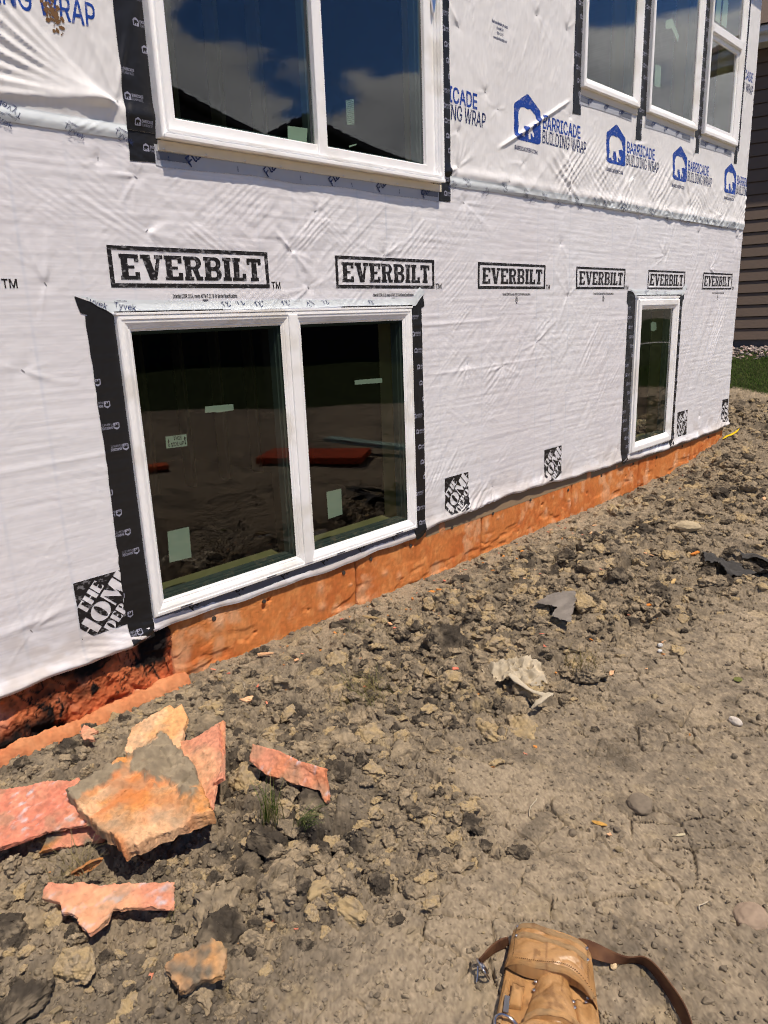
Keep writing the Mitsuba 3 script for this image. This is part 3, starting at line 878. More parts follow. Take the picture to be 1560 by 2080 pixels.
B1 = window("first of three white windows in a row at the upper right")
row_window(B1, *WIN["B1"])
B2 = window("middle of three white windows in a row at the upper right")
row_window(B2, *WIN["B2"])
sticker(B2, [(4.80, 1.822), (4.909, 1.829), (4.913, 1.673), (4.803, 1.668)], .004)
sticker(B2, [(4.95, 2.10), (5.06, 2.13), (5.20, 2.06), (5.21, 2.11), (5.06, 2.20), (4.95, 2.16)], .004)
B3 = window("third of three white windows in a row, split by a meeting rail")
row_window(B3, *WIN["B3"], hung=True)
sticker(B3, [(5.954, 2.60), (6.06, 2.60), (6.05, 2.385), (5.944, 2.385)], .003)
sticker(B3, [(6.10, 2.60), (6.22, 2.60), (6.22, 2.385), (6.09, 2.385)], .003)

# head flashing with folded corners over the two basement windows
def head_flash(x0, x1, z, marks):
    g = wavy([(x0 - .13, z + .078), (x0 - .02, z + .055), (x0 + .02, z + .062), (x0 + .5, z + .050), ((x0 + x1) / 2, z + .056), (x1 - .3, z + .05), (x1, z + .055), (x1 + .07, z + .115), (x1 + .12, z + .088), (x1 + .03, z + .010), (x1 - .5, z + .018), (x0 + .7, z + .012), (x0 + .02, z + .016), (x0 + .002, z + .004)], .0015, int(x0 * 10) + 40)
    k = add("house__head_flashing", drape(g, .0060, .015), "tape_white", smooth=True)
    add(k + "__print", drape(tyvek_marks(marks, .024).intersection(g.buffer(-.002)), .0078, 0), "print_navy", smooth=True)
    for q in (R(x0 + .0, z + .0105, x0 + .52, z + .0165), R(x1 - .55, z + .0105, x1 - .0, z + .018)):
        add("house__head_flashing_strip", drape(q, .0085), "print_black", smooth=True)


head_flash(0, 1.8, .0, [(-.118, .056, -20), (.002, .030, -8), (.52, .022, 30), (.60, .028, 32), (.70, .020, 28), (.86, .022, 30), (1.0, .024, -28), (1.12, .026, 30), (1.45, .02, 30)])
head_flash(4.645, 5.585, .045, [(4.8, .066, 20), (5.0, .07, -20), (5.2, .066, 25)])

# staples and their little washers, where the wraps are pinned
rg = np.random.default_rng(77)
mat("staple_mat", lin(150, 150, 155), .35, .5, .8)
for cx, cz, *_ in LOW_P + UP_P:
    w = wall_y(np.array(cx), np.array(cz))
    m = bx(-.007, .007, -.0012, .0012, -.0011, .0011).apply_transform(trimesh.transformations.rotation_matrix(rg.uniform(0, 3.1), [0, 1, 0])).apply_translation([cx, float(w) - .0012, cz])
    add("house__staple", m, "staple_mat")

# ------------------------------------------------------------------ rooms, far sides, eave
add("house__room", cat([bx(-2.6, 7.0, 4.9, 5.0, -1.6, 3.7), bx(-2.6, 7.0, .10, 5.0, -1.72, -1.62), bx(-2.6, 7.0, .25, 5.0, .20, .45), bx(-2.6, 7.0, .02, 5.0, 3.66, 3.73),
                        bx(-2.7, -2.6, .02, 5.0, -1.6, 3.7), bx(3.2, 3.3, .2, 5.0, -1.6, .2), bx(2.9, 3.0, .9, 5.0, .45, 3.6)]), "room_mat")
studs = [bx(x, x + .04, 2.4, 2.54, .45, 3.65) for x in np.arange(-2.2, 2.9, .41)] + [bx(x, x + .04, 3.2, 3.34, .45, 3.65) for x in np.arange(3.1, 6.9, .61)] + [bx(x, x + .04, 3.4, 3.54, -1.6, .2) for x in np.arange(-2.2, 6.9, .41)]
for m in studs:
    add("house__stud", m, "stud_mat")
# inner sheathing behind the wrap keeps the rooms dark
sh = box(-2.6, -1.335, 7.0, 3.7)
for x0, x1, z0, z1 in WIN.values():
    sh = sh.difference(box(x0 + .025, z0 + .025, x1 - .025, z1 - .025))
shm = trimesh.creation.extrude_polygon(sh, .012, engine="earcut")
v = shm.vertices.copy()
shm.vertices = np.stack([v[:, 0], .018 + v[:, 2], v[:, 1]], 1)
shm.faces = shm.faces[:, ::-1]
add("house__sheathing", shm, "stud_mat")
ysd = np.arange(0.0, 5.2, .05)
zsd = np.linspace(-1.345, 3.74, 90)
YS2, ZS2 = np.meshgrid(ysd, zsd)
me, _ = grid_mesh(np.stack([HX - .004 + .010 * streak(YS2, ZS2, 80, .09, .8, 61), YS2 + .0, ZS2], -1))
add("house__side_wrap", me, "wrap_lower_mat", smooth=True)
mat("soffit_mat", lin(214, 210, 200), .6)
mat("roof_mat", lin(92, 82, 74), .9, .1)
EAVE = (SUN[2] / -SUN[1]) * 0.45
add("house__eave", bx(-3.2, 7.5, -.45, .0, 2.686 + EAVE, 2.686 + EAVE + .2, .01), "soffit_mat")
rp = trimesh.Trimesh([[-3.2, -.5, 3.96], [7.55, -.5, 3.96], [7.55, 2.6, 5.4], [-3.2, 2.6, 5.4], [7.55, 5.7, 3.96], [-3.2, 5.7, 3.96], [-3.2, -.5, 3.90], [7.55, -.5, 3.90], [7.55, 5.7, 3.9], [-3.2, 5.7, 3.9]],
                     [[0, 1, 2], [0, 2, 3], [3, 2, 4], [3, 4, 5], [6, 8, 7], [6, 9, 8], [1, 4, 2], [0, 3, 5], [0, 6, 7], [0, 7, 1], [1, 7, 8], [1, 8, 4]])
add("house__roof", rp, "roof_mat")
add("house__back_wall", bx(-2.7, HX - .02, 5.0, 5.1, -1.7, 3.74), "stud_mat")

# ------------------------------------------------------------------ the ground
def worley(x, y, seed):
    """Distance to the nearest and second nearest jittered cell centre, and that cell's random number."""
    ix, iy = np.floor(x).astype(np.int64), np.floor(y).astype(np.int64)
    f1 = np.full(x.shape, 9.0)
    f2 = f1.copy()
    w = np.zeros(x.shape)

    def rnd(a, b, k):
        h = (a * 374761393 + b * 668265263 + (k + seed * 13) * 2147483647) & 0xFFFFFFFF
        h = ((h ^ (h >> 13)) * 1274126177) & 0xFFFFFFFF
        return ((h ^ (h >> 16)) & 0xFFFFFF) / 16777215.0

    for a in (-1, 0, 1):
        for b in (-1, 0, 1):
            cx, cy = ix + a, iy + b
            d = np.hypot(cx + rnd(cx, cy, 1) - x, cy + rnd(cx, cy, 2) - y)
            near = d < f1
            f2 = np.where(near, f1, np.minimum(f2, d))
            w = np.where(near, rnd(cx, cy, 3), w)
            f1 = np.where(near, d, f1)
    return f1, f2, w


EDGE_X = [-3, -1.4, -.8, -.56, -.28, 0, .22, .34, .67, 1.0, 1.8, 2.8, 5, 9, 12]
EDGE_Y = [-2.6, -2.0, -1.70, -1.60, -1.68, -1.76, -1.72, -1.45, -1.52, -1.48, -1.50, -1.74, -2.2, -2.4, -2.4]


def rubble(x, y):
    """1 where the soil is dug up and cloddy, 0 on the trodden crust."""
    wx, wy = x + .16 * (fb(x * 4, y * 4, 3, 71) - .5), y + .30 * (fb(x * 3, y * 3, 3, 72) - .5)
    m = sstep(-.10, .22, wy - np.interp(wx, EDGE_X, EDGE_Y))
    m = m * (.55 + .45 * sstep(.36, .52, fb(x * 2.3, y * 2.3, 2, 70)))
    near_wall = sstep(.10, .50, -wy)
    far = sstep(3.8, 5.4, x)
    m = m * np.where(x < .35, .35 + .65 * near_wall, np.maximum(.16 + .84 * near_wall, far))
    return m * sstep(9.0, 8.5, x) * sstep(3, 1.5, y)


def lawn_edge(y):
    return np.interp(y, [-60, -11, -10.4, -7.3, -5.9, -2.85, 0, .6, 8], [-60, -30, 5.6, 7.3, 8.0, 9.3, 8.75, 9.05, 9.2])


def base_z(x, y):
    z = -1.640 + .07 * (fb(x * .45, y * .45, 3, 73) - .5) - .022 * sstep(-.4, -.02, y) * sstep(6.5, 5, x)
    z = z + .86 * sstep(6.3, 11.8, x) * sstep(-14, -1, y) + .05 * sstep(5.0, 7.2, x) * sstep(-3, -.5, y)
    # low ridge of pushed-up soil along the wall's far half, and heaps at the left
    z = z + .05 * np.exp(-((x - 1.3) / .7) ** 2 - ((y + 1.0) / .35) ** 2) + .13 * np.exp(-((x - 5.0) / 1.7) ** 2 - ((y + 1.0) / .50) ** 2) + .10 * np.exp(-((x - 7.6) / .7) ** 2 - ((y - .1) / .5) ** 2)
    z = z + .035 * np.exp(-((x + .15) / .35) ** 2 - ((y + 1.15) / .3) ** 2) + .035 * np.exp(-((x + .55) / .45) ** 2 - ((y + .30) / .15) ** 2)
    z = z - .05 * np.exp(-((x + .75) / .35) ** 2 - ((y + .92) / .09) ** 2) - .045 * np.exp(-((x + .45) / .13) ** 2 - ((y + 1.2) / .10) ** 2)
    k = np.exp(-(np.hypot(x + .2, y + 2.25) / .55) ** 4)
    return z * (1 - k) - 1.605 * k


def ground_z(x, y):
    x, y = np.asarray(x, float), np.asarray(y, float)
    r = rubble(x, y)
    wx, wy = x + .05 * (fb(x * 10, y * 10, 3, 74) - .5), y + .05 * (fb(x * 10, y * 10, 3, 75) - .5)
    z = base_z(x, y)
    lump = np.zeros_like(z)
    for s, a, k in ((.19, .075, 1), (.085, .045, 2), (.040, .024, 3)):
        f1, f2, w = worley(wx / s, wy / s, k)
        lump += a * (np.sqrt(np.clip(1 - (f1 / .80) ** 2, 0, 1)) * (.25 + .75 * w) - .45)
    z = z + r * (lump + .06 * (fb(x * 6, y * 6, 3, 76) - .5) + .034 * (fb(x * 24, y * 24, 4, 83) - .5))
    # dried crust: shallow plates with cracks between, and a pebbly skin
    c = 1 - r
    cw_x, cw_y = x + .06 * (fb(x * 11, y * 11, 4, 77) - .5), y + .06 * (fb(x * 11, y * 11, 4, 78) - .5)
    f1, f2, w = worley(cw_x / .135, cw_y / .135, 5)
    gap = f2 - f1
    where = sstep(.36, .52, fb(x * 2.6, y * 2.6, 3, 79)) * sstep(.75, .35, r)
    z = z + c * (.016 * (fb(x * 5, y * 5, 3, 80) - .5) + .009 * (fb(x * 26, y * 26, 4, 84) - .5) + .004 * (w - .5) * where)
    z = z - .032 * where * sstep(.30, .55, fb(x * 7, y * 7, 2, 85)) * np.exp(-(gap / .025) ** 2)
    f1, f2, w = worley(cw_x / .055, cw_y / .055, 6)
    z = z - .014 * where * sstep(.48, .7, fb(x * 5, y * 5, 2, 81)) * np.exp(-((f2 - f1) / .055) ** 2)
    f1, f2, w = worley(wx / .020, wy / .020, 7)
    z = z + (.005 + .004 * r) * np.sqrt(np.clip(1 - (f1 / .8) ** 2, 0, 1)) * (w > .55) * w
    z = z + .012 * (fb(x * 60, y * 60, 3, 82) - .5)
    return z


def soil_tone(x, y, seed=0):
    """Base colour of soil: dry tan crust, grey brown, dark moist earth, in patches."""
    n = fb(x * 3.1, y * 3.1, 4, 90 + seed)
    f = fb(x * 34, y * 34, 3, 91 + seed)
    g = fb(x * 130, y * 130, 2, 92 + seed)
    tan, grey, dark, clay = (np.array(c) for c in ((.302, .246, .174), (.190, .158, .117), (.056, .048, .039), (.35, .275, .16)))
    k = sstep(.30, .62, .5 * n + .5 * f)[..., None]
    c = grey * (1 - k) + tan * k
    c = c * (1 - .27 * rubble(x, y))[..., None]
    d = (sstep(.56, .72, fb(x * 7, y * 7, 4, 93 + seed)) * rubble(x, y) * .80 + .45 * sstep(.60, .72, fb(x * 5, y * 5, 4, 94 + seed)))[..., None]
    c = c * (1 - d) + dark * d
    e = (sstep(.60, .72, fb(x * 10, y * 10, 3, 95 + seed)) * (.25 + .5 * rubble(x, y)))[..., None]
    c = c * (1 - e) + clay * e
    h = fb(x * 300, y * 300, 1, 99 + seed)
    return c * (.22 + .72 * g + .84 * h)[..., None]


def axis(parts):
    out = [parts[0][0]]
    for a, step, grow in parts:
        while out[-1] < a:
            out.append(out[-1] + step)
            step *= grow
    return np.array(out)


gx = np.concatenate([-1.15 - axis([(0, .012, 1), (75, .013, 1.045)])[::-1][:-1], axis([(-1.15, .0060, 1), (1.35, .0060, 1), (9.5, .0061, 1.0034), (90, .04, 1.06)])])
gy = np.concatenate([-axis([(0, .0062, 1), (.0001, .0062, 1), (2.62, .0064, 1.0), (4.2, .0066, 1.014), (80, .03, 1.05)])[::-1], axis([(.0062, .0062, 1), (.13, .0062, 1), (2.0, .01, 1.02), (40, .05, 1.06)])])
GX, GY = np.meshgrid(gx, gy)
GZ = ground_z(GX, GY)
inside = (GX < 6.98) & (GX > -2.7) & (GY > .035)
GZ = np.where(inside, -2.2, GZ)
trench = sstep(.085, .06, GX) * sstep(-.085, -.045, GY)
GZ = np.where((GX < .09) & ~inside, GZ - .35 * trench, GZ)
cell = np.ones((len(gy) - 1, len(gx) - 1), bool)
cell &= ~(inside[1:, 1:] & inside[:-1, :-1] & inside[1:, :-1] & inside[:-1, 1:])
G_P = np.stack([GX, GY, GZ], -1)
gm, used = grid_mesh(G_P, cell)
gc = soil_tone(GX, GY)
LAWN = sstep(0, .12, GX - lawn_edge(GY) + .12 * (fb(GX * 3, GY * 3, 2, 96) - .5))
gg = np.array([.026, .036, .012]) * (.5 + fb(GX * 9, GY * 9, 3, 97))[..., None]
gc = gc * (1 - LAWN[..., None]) + gg * LAWN[..., None]
path = (np.abs(GX - .4 * GY - 33.5) < 1.2)
gc[path] = (.42, .41, .38)
gc = gc.reshape(-1, 3)[used]
def grit(p, n, uv):
    return .0065 * mikit.fbm(p.x * 130.0, p.y * 130.0, p.z * 130.0, 4)


def gritty(key):
    """Earth: the vertex colours under a fine gritty relief."""
    mat(key, rough=.95, spec=.12, tex=VC)
    scene[key] = {"type": "twosided", "bsdf": {"type": "bumpmap", "height": mikit.proc(grit, eps=.0012), "scale": 1.0, "bsdf": scene[key]["bsdf"]}}


gritty("soil_mat")
add("ground", gm, "soil_mat", smooth=True, color=gc)
tag("ground", "bare dry soil, cracked in the foreground and churned along the wall", kind="structure")
from scipy.interpolate import RegularGridInterpolator

GI = RegularGridInterpolator((gy, gx), GZ)


def gz(x, y):
    return GI(np.stack(np.broadcast_arrays(np.asarray(y, float), np.asarray(x, float)), -1))


# ------------------------------------------------------------------ clods and crumbs of soil
def clod_mesh(seed, faces=1):
    r = np.random.default_rng(seed)
    p = r.normal(size=(r.integers(11, 20), 3))
    p /= np.linalg.norm(p, axis=1, keepdims=True)
    p *= r.uniform(.72, 1.0, (len(p), 1)) * np.array([1, r.uniform(.65, .95), r.uniform(.5, .8)])
    m = trimesh.convex.convex_hull(p)
    if faces < 2:
        m = m.subdivide() if faces else m
    else:
        m = m.subdivide_to_size(.10)
    m.merge_vertices()
    n = m.vertex_normals
    v = m.vertices
    v = v + n * (.34 * (nfbm(v * 1.7 + seed, 3, seed) - .5) + .26 * (nfbm(v * 4.5 + seed, 3, seed + 3) - .5))[:, None]
    if faces > 1:
        v = v + n * (.26 * (nfbm(v * 8 + seed, 3, seed + 5) - .5) + .10 * (nfbm(v * 22 + seed, 2, seed + 6) - .5))[:, None]
    return trimesh.Trimesh(v, m.faces, process=False)


def clod_color(v, seed, tone):
    tan, grey, dark, clay = (np.array(c) for c in ((.325, .260, .175), (.185, .152, .109), (.056, .047, .037), (.38, .290, .162)))
    a = {0: grey, 1: dark, 2: clay, 3: tan}[tone]
    b = {0: tan, 1: grey, 2: tan, 3: grey}[tone]
    k = sstep(.38, .66, nfbm(v * 2.6 + seed, 4, seed))[:, None]
    return (a * (1 - k) + b * k) * (.72 + .56 * nfbm(v * 14 + seed, 2, seed + 1))[:, None]


gritty("clod_mat")
TONES = (0, 3, 2, 0, 1, 3, 0, 2, 3, 1, 0, 1, 2, 0)
for i in range(14):
    m = clod_mesh(100 + i, 2)
    tone = TONES[i]
    scene[f"clod_shape_{i:03d}"] = {"type": "shapegroup", "lump": mikit.ply(m, "clod_mat", smooth=True, color=clod_color(m.vertices, i, tone))}
SMALL = []
for i in range(10):
    m = clod_mesh(200 + i, 1 if i < 5 else 0)
    SMALL.append((m.vertices, m.faces))


def place_clod(x, y, s, var, rz, sink=.35, z=None, key="soil_clod", lab=None, group="loose soil clods", tilt=(0, 0), sz=1.0):
    k = new_key(key)
    zz = float(gz(x, y)) if z is None else z
    scene[k] = {"type": "instance", "shapegroup": {"type": "ref", "id": f"clod_shape_{var:03d}"}, "to_world": T().translate([x, y, zz + s * (.5 - sink) * .7]).rotate([0, 0, 1], rz).rotate([1, 0, 0], tilt[0]).rotate([0, 1, 0], tilt[1]).scale([s, s, s * sz])}
    t = ("grey brown crumbly", "dark moist", "yellowish clay", "pale tan dry")[TONES[var]]
    if lab == "":
        return tag(k, f"{t} big clod in the heap by the far corner of the wrapped house", "clod", f"{t} clods heaped by the far corner") and k
    tag(k, lab or f"{t} clod of earth lying loose on the churned soil", "clod", None if lab else f"{t} clods in the churned soil")
    return k


rg = np.random.default_rng(11)
SPECIAL = [(1.04, -.82, .135, 4, 20, "large dark clod standing up in the middle of the rubble, near the wall", 1.35), (1.30, -1.42, .12, 10, 70, "large grassy brown clod below the torn grey sheet", .8),
           (-.33, -1.25, .115, 9, 10, "dark clod carrying the green grass tufts", 1.0), (-1.0, -.97, .10, 4, 130, "big grey clod at the left edge of the picture, left of the T-shaped scrap", .8),
           (.928, -1.681, .026, 4, 40, "small dark lump alone on the smooth crust", 1.0), (.154, -1.85, .055, 9, 100, "dark brown lump half sunk in the crust, up and left of the leather pouch", .8),
           (-.119, -1.70, .045, 7, 0, "tan block of soil in the foreground, left of centre", .9), (-.333, -1.537, .05, 3, 0, "grey clod below the dark grass clod", .8),
           (.043, -.976, .075, 5, 30, "brown clod behind the orange strip", .9), (.20, -1.62, .06, 2, 60, "yellowish clay clod right of the orange strip", .7), (-1.06, -1.22, .10, 9, 200, "dark clod in the lower left corner", .8),
           (1.805, -1.639, .075, 7, 15, "tan clod beside a white fleck on the far right crust", .7), (.60, -1.10, .06, 7, 15, "yellow tan clod near the middle of the churned soil", .8), (.12, -1.25, .06, 12, 75, "ochre clod right of the drooping end of the orange strip", .8)]
for x, y, s, var, rz, lab, sz in SPECIAL:
    place_clod(x, y, s, var, rz, lab=lab, sz=sz, tilt=(rz % 17, rz % 11))
for i in range(34):
    x, y = rg.uniform(3.9, 8.3), rg.uniform(-1.5, -.25)
    if x > 7.1:
        y = rg.uniform(-1.2, 1.1)
    place_clod(x, y, rg.uniform(.055, .125), (4, 9, 11, 0, 6)[i % 5], rg.uniform(0, 360), sink=rg.uniform(.35, .6), lab="", tilt=(rg.uniform(-25, 25), rg.uniform(-25, 25)))
n = 0
while n < 255:
    x, y = rg.uniform(-1.3, 7.8), rg.uniform(-2.6, -.06)
    d = math.hypot(x - CAM[0], y - CAM[1])
    if rg.random() > rubble(np.array(x), np.array(y)) or rg.random() > min(1, 2.6 / d) ** 1.5:
        continue
    if math.hypot(x + .55, y + .85) < .38 or math.hypot(x + .2, y + 2.2) < .3 or math.hypot(x + .13, y + 1.13) < .15 or math.hypot(x + .80, y + 1.08) < .14:
        continue
    s = .020 + .070 * rg.random() ** 2.2 + .004 * d
    place_clod(x, y, s, int(rg.integers(14)), rg.uniform(0, 360), sink=rg.uniform(.25, .6), tilt=(rg.uniform(-25, 25), rg.uniform(-25, 25)))
    n += 1
# the rest of the churned clods
n = 0
while n < 4200:
    x, y = rg.uniform(-1.4, 8.8), rg.uniform(-2.9, -.03)
    if x > 7.15:
        y = rg.uniform(-2.0, 1.4)
    d = math.hypot(x - CAM[0], y - CAM[1])
    if rg.random() > rubble(np.array(x), np.array(y)) or rg.random() > min(1, 2.6 / d) ** 1.1 or rg.random() > .30 + 1.4 * float(sstep(.42, .60, nfbm(np.array([x * 5, y * 5, 3.0]), 2, 88))):
        continue
    hide = math.hypot(x + .55, y + .85) < .36 or math.hypot(x + .2, y + 2.2) < .3
    s = (.009 + .030 * rg.random() ** 2.2 + .005 * d) * (.6 if hide else 1)
    if rg.random() < .07 and not hide:
        s = rg.uniform(.05, .12)
    scene[f"churned_soil__{n + 1:05d}"] = {"type": "instance", "shapegroup": {"type": "ref", "id": f"clod_shape_{int(rg.integers(14)):03d}"},
        "to_world": T().translate([x, y, float(gz(x, y)) + s * (rg.uniform(-.15, .35) if s < .05 else rg.uniform(-.30, .0))]).rotate([0, 0, 1], rg.uniform(0, 360)).rotate([1, 0, 0], rg.uniform(-40, 40)).scale([s, s * rg.uniform(.8, 1.2), s])}
    n += 1
tag("churned_soil", "churned crumbly earth, small clods lying close together", "soil", kind="stuff")
# the crumbs between them, too many to count
Vs, Fs, Cs, off = [], [], [], 0
tones = np.array([(.185, .158, .122), (.29, .24, .165), (.080, .070, .058), (.35, .275, .155), (.24, .20, .145), (.14, .12, .095)])
for pas, (N, smin, smax) in enumerate(((4000, .005, .016), (26000, .0022, .008))):
    n = 0
    while n < N:
        k = 4000
        x, y = rg.uniform(-1.4, 8.6, k), rg.uniform(-3.3, .0, k)
        d = np.hypot(x - CAM[0], y - CAM[1])
        ok = (rg.random(k) < (rubble(x, y) * .92 + (.13 if pas == 0 else .26))) & (rg.random(k) < np.clip(1.7 / d, 0, 1) ** 1.7) & (d > .8)
        x, y, d = x[ok], y[ok], d[ok]
        z, TN = gz(x, y), soil_tone(x, y)
        for i in range(len(x)):
            if n >= N:
                break
            v, f = SMALL[int(rg.integers(5)) if (pas == 0) else 5 + int(rg.integers(5))]
            s = smin + (smax - smin) * rg.random() ** 2 + .0018 * d[i] * (1 if pas == 0 else .5)
            a = rg.uniform(0, 6.28)
            ca, sa = math.cos(a), math.sin(a)
            q = v * s * rg.uniform(.75, 1.25, 3)
            Vs.append(np.stack([q[:, 0] * ca - q[:, 1] * sa + x[i], q[:, 0] * sa + q[:, 1] * ca + y[i], q[:, 2] + z[i] + s * .25], 1))
            Fs.append(f + off)
            off += len(v)
            t = .45 * tones[int(rg.choice(6, p=[.3, .25, .14, .07, .14, .10]))] * rg.uniform(.75, 1.2) + .55 * TN[i]
            Cs.append(np.broadcast_to(t, (len(v), 3)) * rg.uniform(.8, 1.2, (len(v), 1)))
            n += 1
cm = trimesh.Trimesh(np.vstack(Vs), np.vstack(Fs), process=False)
add("soil_crumbs", cm, "clod_mat", smooth=True, color=np.vstack(Cs))
tag("soil_crumbs", "loose crumbs of dry soil strewn over the ground", "soil", kind="stuff")

# ------------------------------------------------------------------ foundation: orange insulation boards, torn remains, dark wall
gritty("fiber_mat")
FO = [np.array(c) for c in ((.62, .215, .064), (.69, .285, .10), (.73, .41, .23), (.55, .165, .048))]


def fiber_color(a, b, seed, pale=0.0):
    n1, n2, n3 = fb(a * 5, b * 5, 4, seed), fb(a * 16, b * 16, 4, seed + 1), fb(a * 90, b * 60, 2, seed + 2)
    c = FO[0] * np.ones(a.shape + (1,))
    k = sstep(.42, .62, n1)[..., None]
    c = c * (1 - k) + FO[3] * k
    k = (sstep(.48, .66, n2) * .8)[..., None]
    c = c * (1 - k) + FO[1] * k
    k = np.clip(sstep(.57, .72, fb(a * 9, b * 9, 4, seed + 3)) * .7 + pale, 0, 1)[..., None]
    c = c * (1 - k) + FO[2] * k
    return c * (.78 + .44 * n3)[..., None]


joints = [.088, 1.285, 2.50, 3.72, 4.93, 6.14, 7.045]
rgb_ = np.random.default_rng(21)
for i in range(6):
    x0, x1 = joints[i] + .0015, joints[i + 1] - .0015
    xx, zz = np.arange(x0, x1 + .001, (x1 - x0) / round((x1 - x0) / .0085)), np.linspace(-1.80, -1.335, 60)
    X, Z = np.meshgrid(xx, zz)
    Y = .014 + .003 * (fb(X * 4, Z * 4, 3, 30 + i) - .5) + .0024 * (fb(X * 40, Z * 40, 3, 31 + i) - .5)
    edge = np.minimum(X - x0, x1 - X)
    Y = Y + .012 * np.exp(-(edge / .012) ** 2)
    pale = np.zeros_like(X)
    for _ in range(int(7 * (x1 - x0))):
        px, pz, pr = rgb_.uniform(x0 + .03, x1 - .03), rgb_.uniform(-1.63, -1.37), rgb_.uniform(.006, .016)
        q = np.hypot(X - px, (Z - pz) * rgb_.uniform(.6, 1.6))
        if rgb_.random() < .55:
            Y = Y + .022 * np.exp(-(q / pr) ** 4)
        else:
            Y = Y - .008 * np.exp(-(q / (pr * 2)) ** 2) * (.4 + nz(X * 160, Z * 160, 33))
            pale = pale + .7 * np.exp(-(q / (pr * 2)) ** 2)
    # a shallow scrape near the soil
    Y = Y + .008 * sstep(.56, .64, fb(X * 6, Z * 16, 3, 35 + i)) * sstep(-1.46, -1.6, Z)
    P = np.stack([X, Y, Z], -1)
    back = P.copy()
    back[..., 1] = .075
    m1, _ = grid_mesh(P)
    nn = P.shape[0] * P.shape[1]
    idx = np.arange(nn).reshape(X.shape)
    F = list(m1.faces)
    V = np.vstack([P.reshape(-1, 3), back.reshape(-1, 3)])
    for line in (idx[:, 0], idx[:, -1][::-1], idx[-1, :]):
        for a, b in zip(line[:-1], line[1:]):
            F += [[a, b, b + nn], [a, b + nn, a + nn]]
    col = fiber_color(X, Z, 40 + 3 * i, pale).reshape(-1, 3)
    add("house__insulation_board", trimesh.Trimesh(V, np.array(F), process=False), "fiber_mat", smooth=40 and True, color=np.vstack([col, col]))
tag("house__insulation_board", "orange fibre insulation board with a square cut left end")
pins = []
rp_ = np.random.default_rng(22)
for x in (.32, .62, 1.18, 1.40, 1.75, 2.16, 2.62, 3.1, 3.65, 4.2, 4.8, 5.3, 5.9, 6.6):
    pins.append(trimesh.creation.cylinder(.011, .006, sections=12).apply_transform(trimesh.transformations.rotation_matrix(math.pi / 2, [1, 0, 0])).apply_translation([x, .010, -1.415 + rp_.uniform(-.02, .02)]))
mat("fastener_mat", lin(70, 62, 58), .6, .4)
for m in pins:
    add("house__fastener", m, "fastener_mat", smooth=30)
# weathered sheathing between board and wrap
mat("weathered_mat", lin(150, 128, 104), .9, .1)
add("house__sill_plate", bx(1.9, 7.03, .012, .017, -1.40, -1.24), "weathered_mat")
# bared foundation at the left: black coating with orange fibres stuck to it
xx, zz = np.concatenate([np.arange(-2.6, -.9, .02), np.arange(-.9, .092, .006)]), np.linspace(-1.95, -1.30, 110)
X, Z = np.meshgrid(xx, zz)
n = fb(X * 9, Z * 9, 4, 55)
st = sstep(.50, .66, fb(X * 24 + 3 * Z, Z * 9, 4, 56))
wxx, wzz = X + .05 * (fb(X * 9, Z * 9, 3, 57) - .5), Z + .05 * (fb(X * 9, Z * 9, 3, 58) - .5)
rid = np.zeros_like(X)
for k_, (an, ln, wd, th) in enumerate(((62, .16, .030, .05), (105, .20, .034, .045), (84, .10, .018, .07), (130, .14, .040, .04), (20, .22, .05, .03))):
    a_ = math.radians(an)
    u_, v_ = wxx * math.cos(a_) + wzz * math.sin(a_), -wxx * math.sin(a_) + wzz * math.cos(a_)
    q_ = np.abs(2 * nz(u_ / ln, v_ / wd, 110 + k_) - 1)
    rid = np.maximum(rid, np.exp(-(q_ / th) ** 2) * sstep(.46, .62, fb(X * 6, Z * 6, 2, 120 + k_)))
Y = .040 - .022 * sstep(.42, .6, n) - .016 * (fb(X * 40, Z * 40, 3, 58) - .5) - .004 * rid
Y = Y - .010 * (nz(X * 110, Z * 110, 88) - .5) - .012 * (fb(X * 70 + 4 * Z, Z * 30, 3, 89) - .5)
col = fiber_color(X, Z, 70, .15) * np.array([.80, .58, .62]) * (.6 + .8 * fb(X * 60, Z * 60, 3, 90))[..., None]
tar = np.clip(sstep(.40, .62, fb(X * 6, Z * 6, 4, 59) + .75 * (Z + 1.56)) + 1.0 * sstep(.35, .75, rid), 0, 1)[..., None]
col = col * (1 - tar) + np.array([.012, .010, .010]) * tar
me, _ = grid_mesh(np.stack([X, Y, Z], -1))
add("house__foundation", me, "fiber_mat", smooth=True, color=col.reshape(-1, 3))
tag("house__foundation", "bared foundation wall, black coating stuck with torn orange fibres")
xx, tt = np.arange(-2.6, .12, .006), np.linspace(0, 1, 26)
X, U = np.meshgrid(xx, tt)
yc, zc = .045 - .135 * U, -1.70 + .0 * U
top = -1.625 + .030 * (fb(xx * 8, 0 * xx, 4, 61) - .5) + .012 * sstep(-.2, .1, xx)
Zr = top[None, :] - .12 * np.clip(np.abs(U - .45) / .5, 0, 1) ** 3 - .05 * np.abs(U - .5) + .036 * (fb(X * 26, U * 4, 4, 62) - .5) + .018 * (nz(X * 110, U * 16, 63) - .5)
me, _ = grid_mesh(np.stack([X, yc + .02 * (fb(X * 18, U * 3, 3, 64) - .5), Zr], -1))
add("house__insulation_remnant", me, "fiber_mat", smooth=True, color=(fiber_color(X, U * .15, 65, .22) * np.array([.95, .95, 1.1])).reshape(-1, 3))
tag("house__insulation_remnant", "torn off edge of orange insulation left standing in the soil")
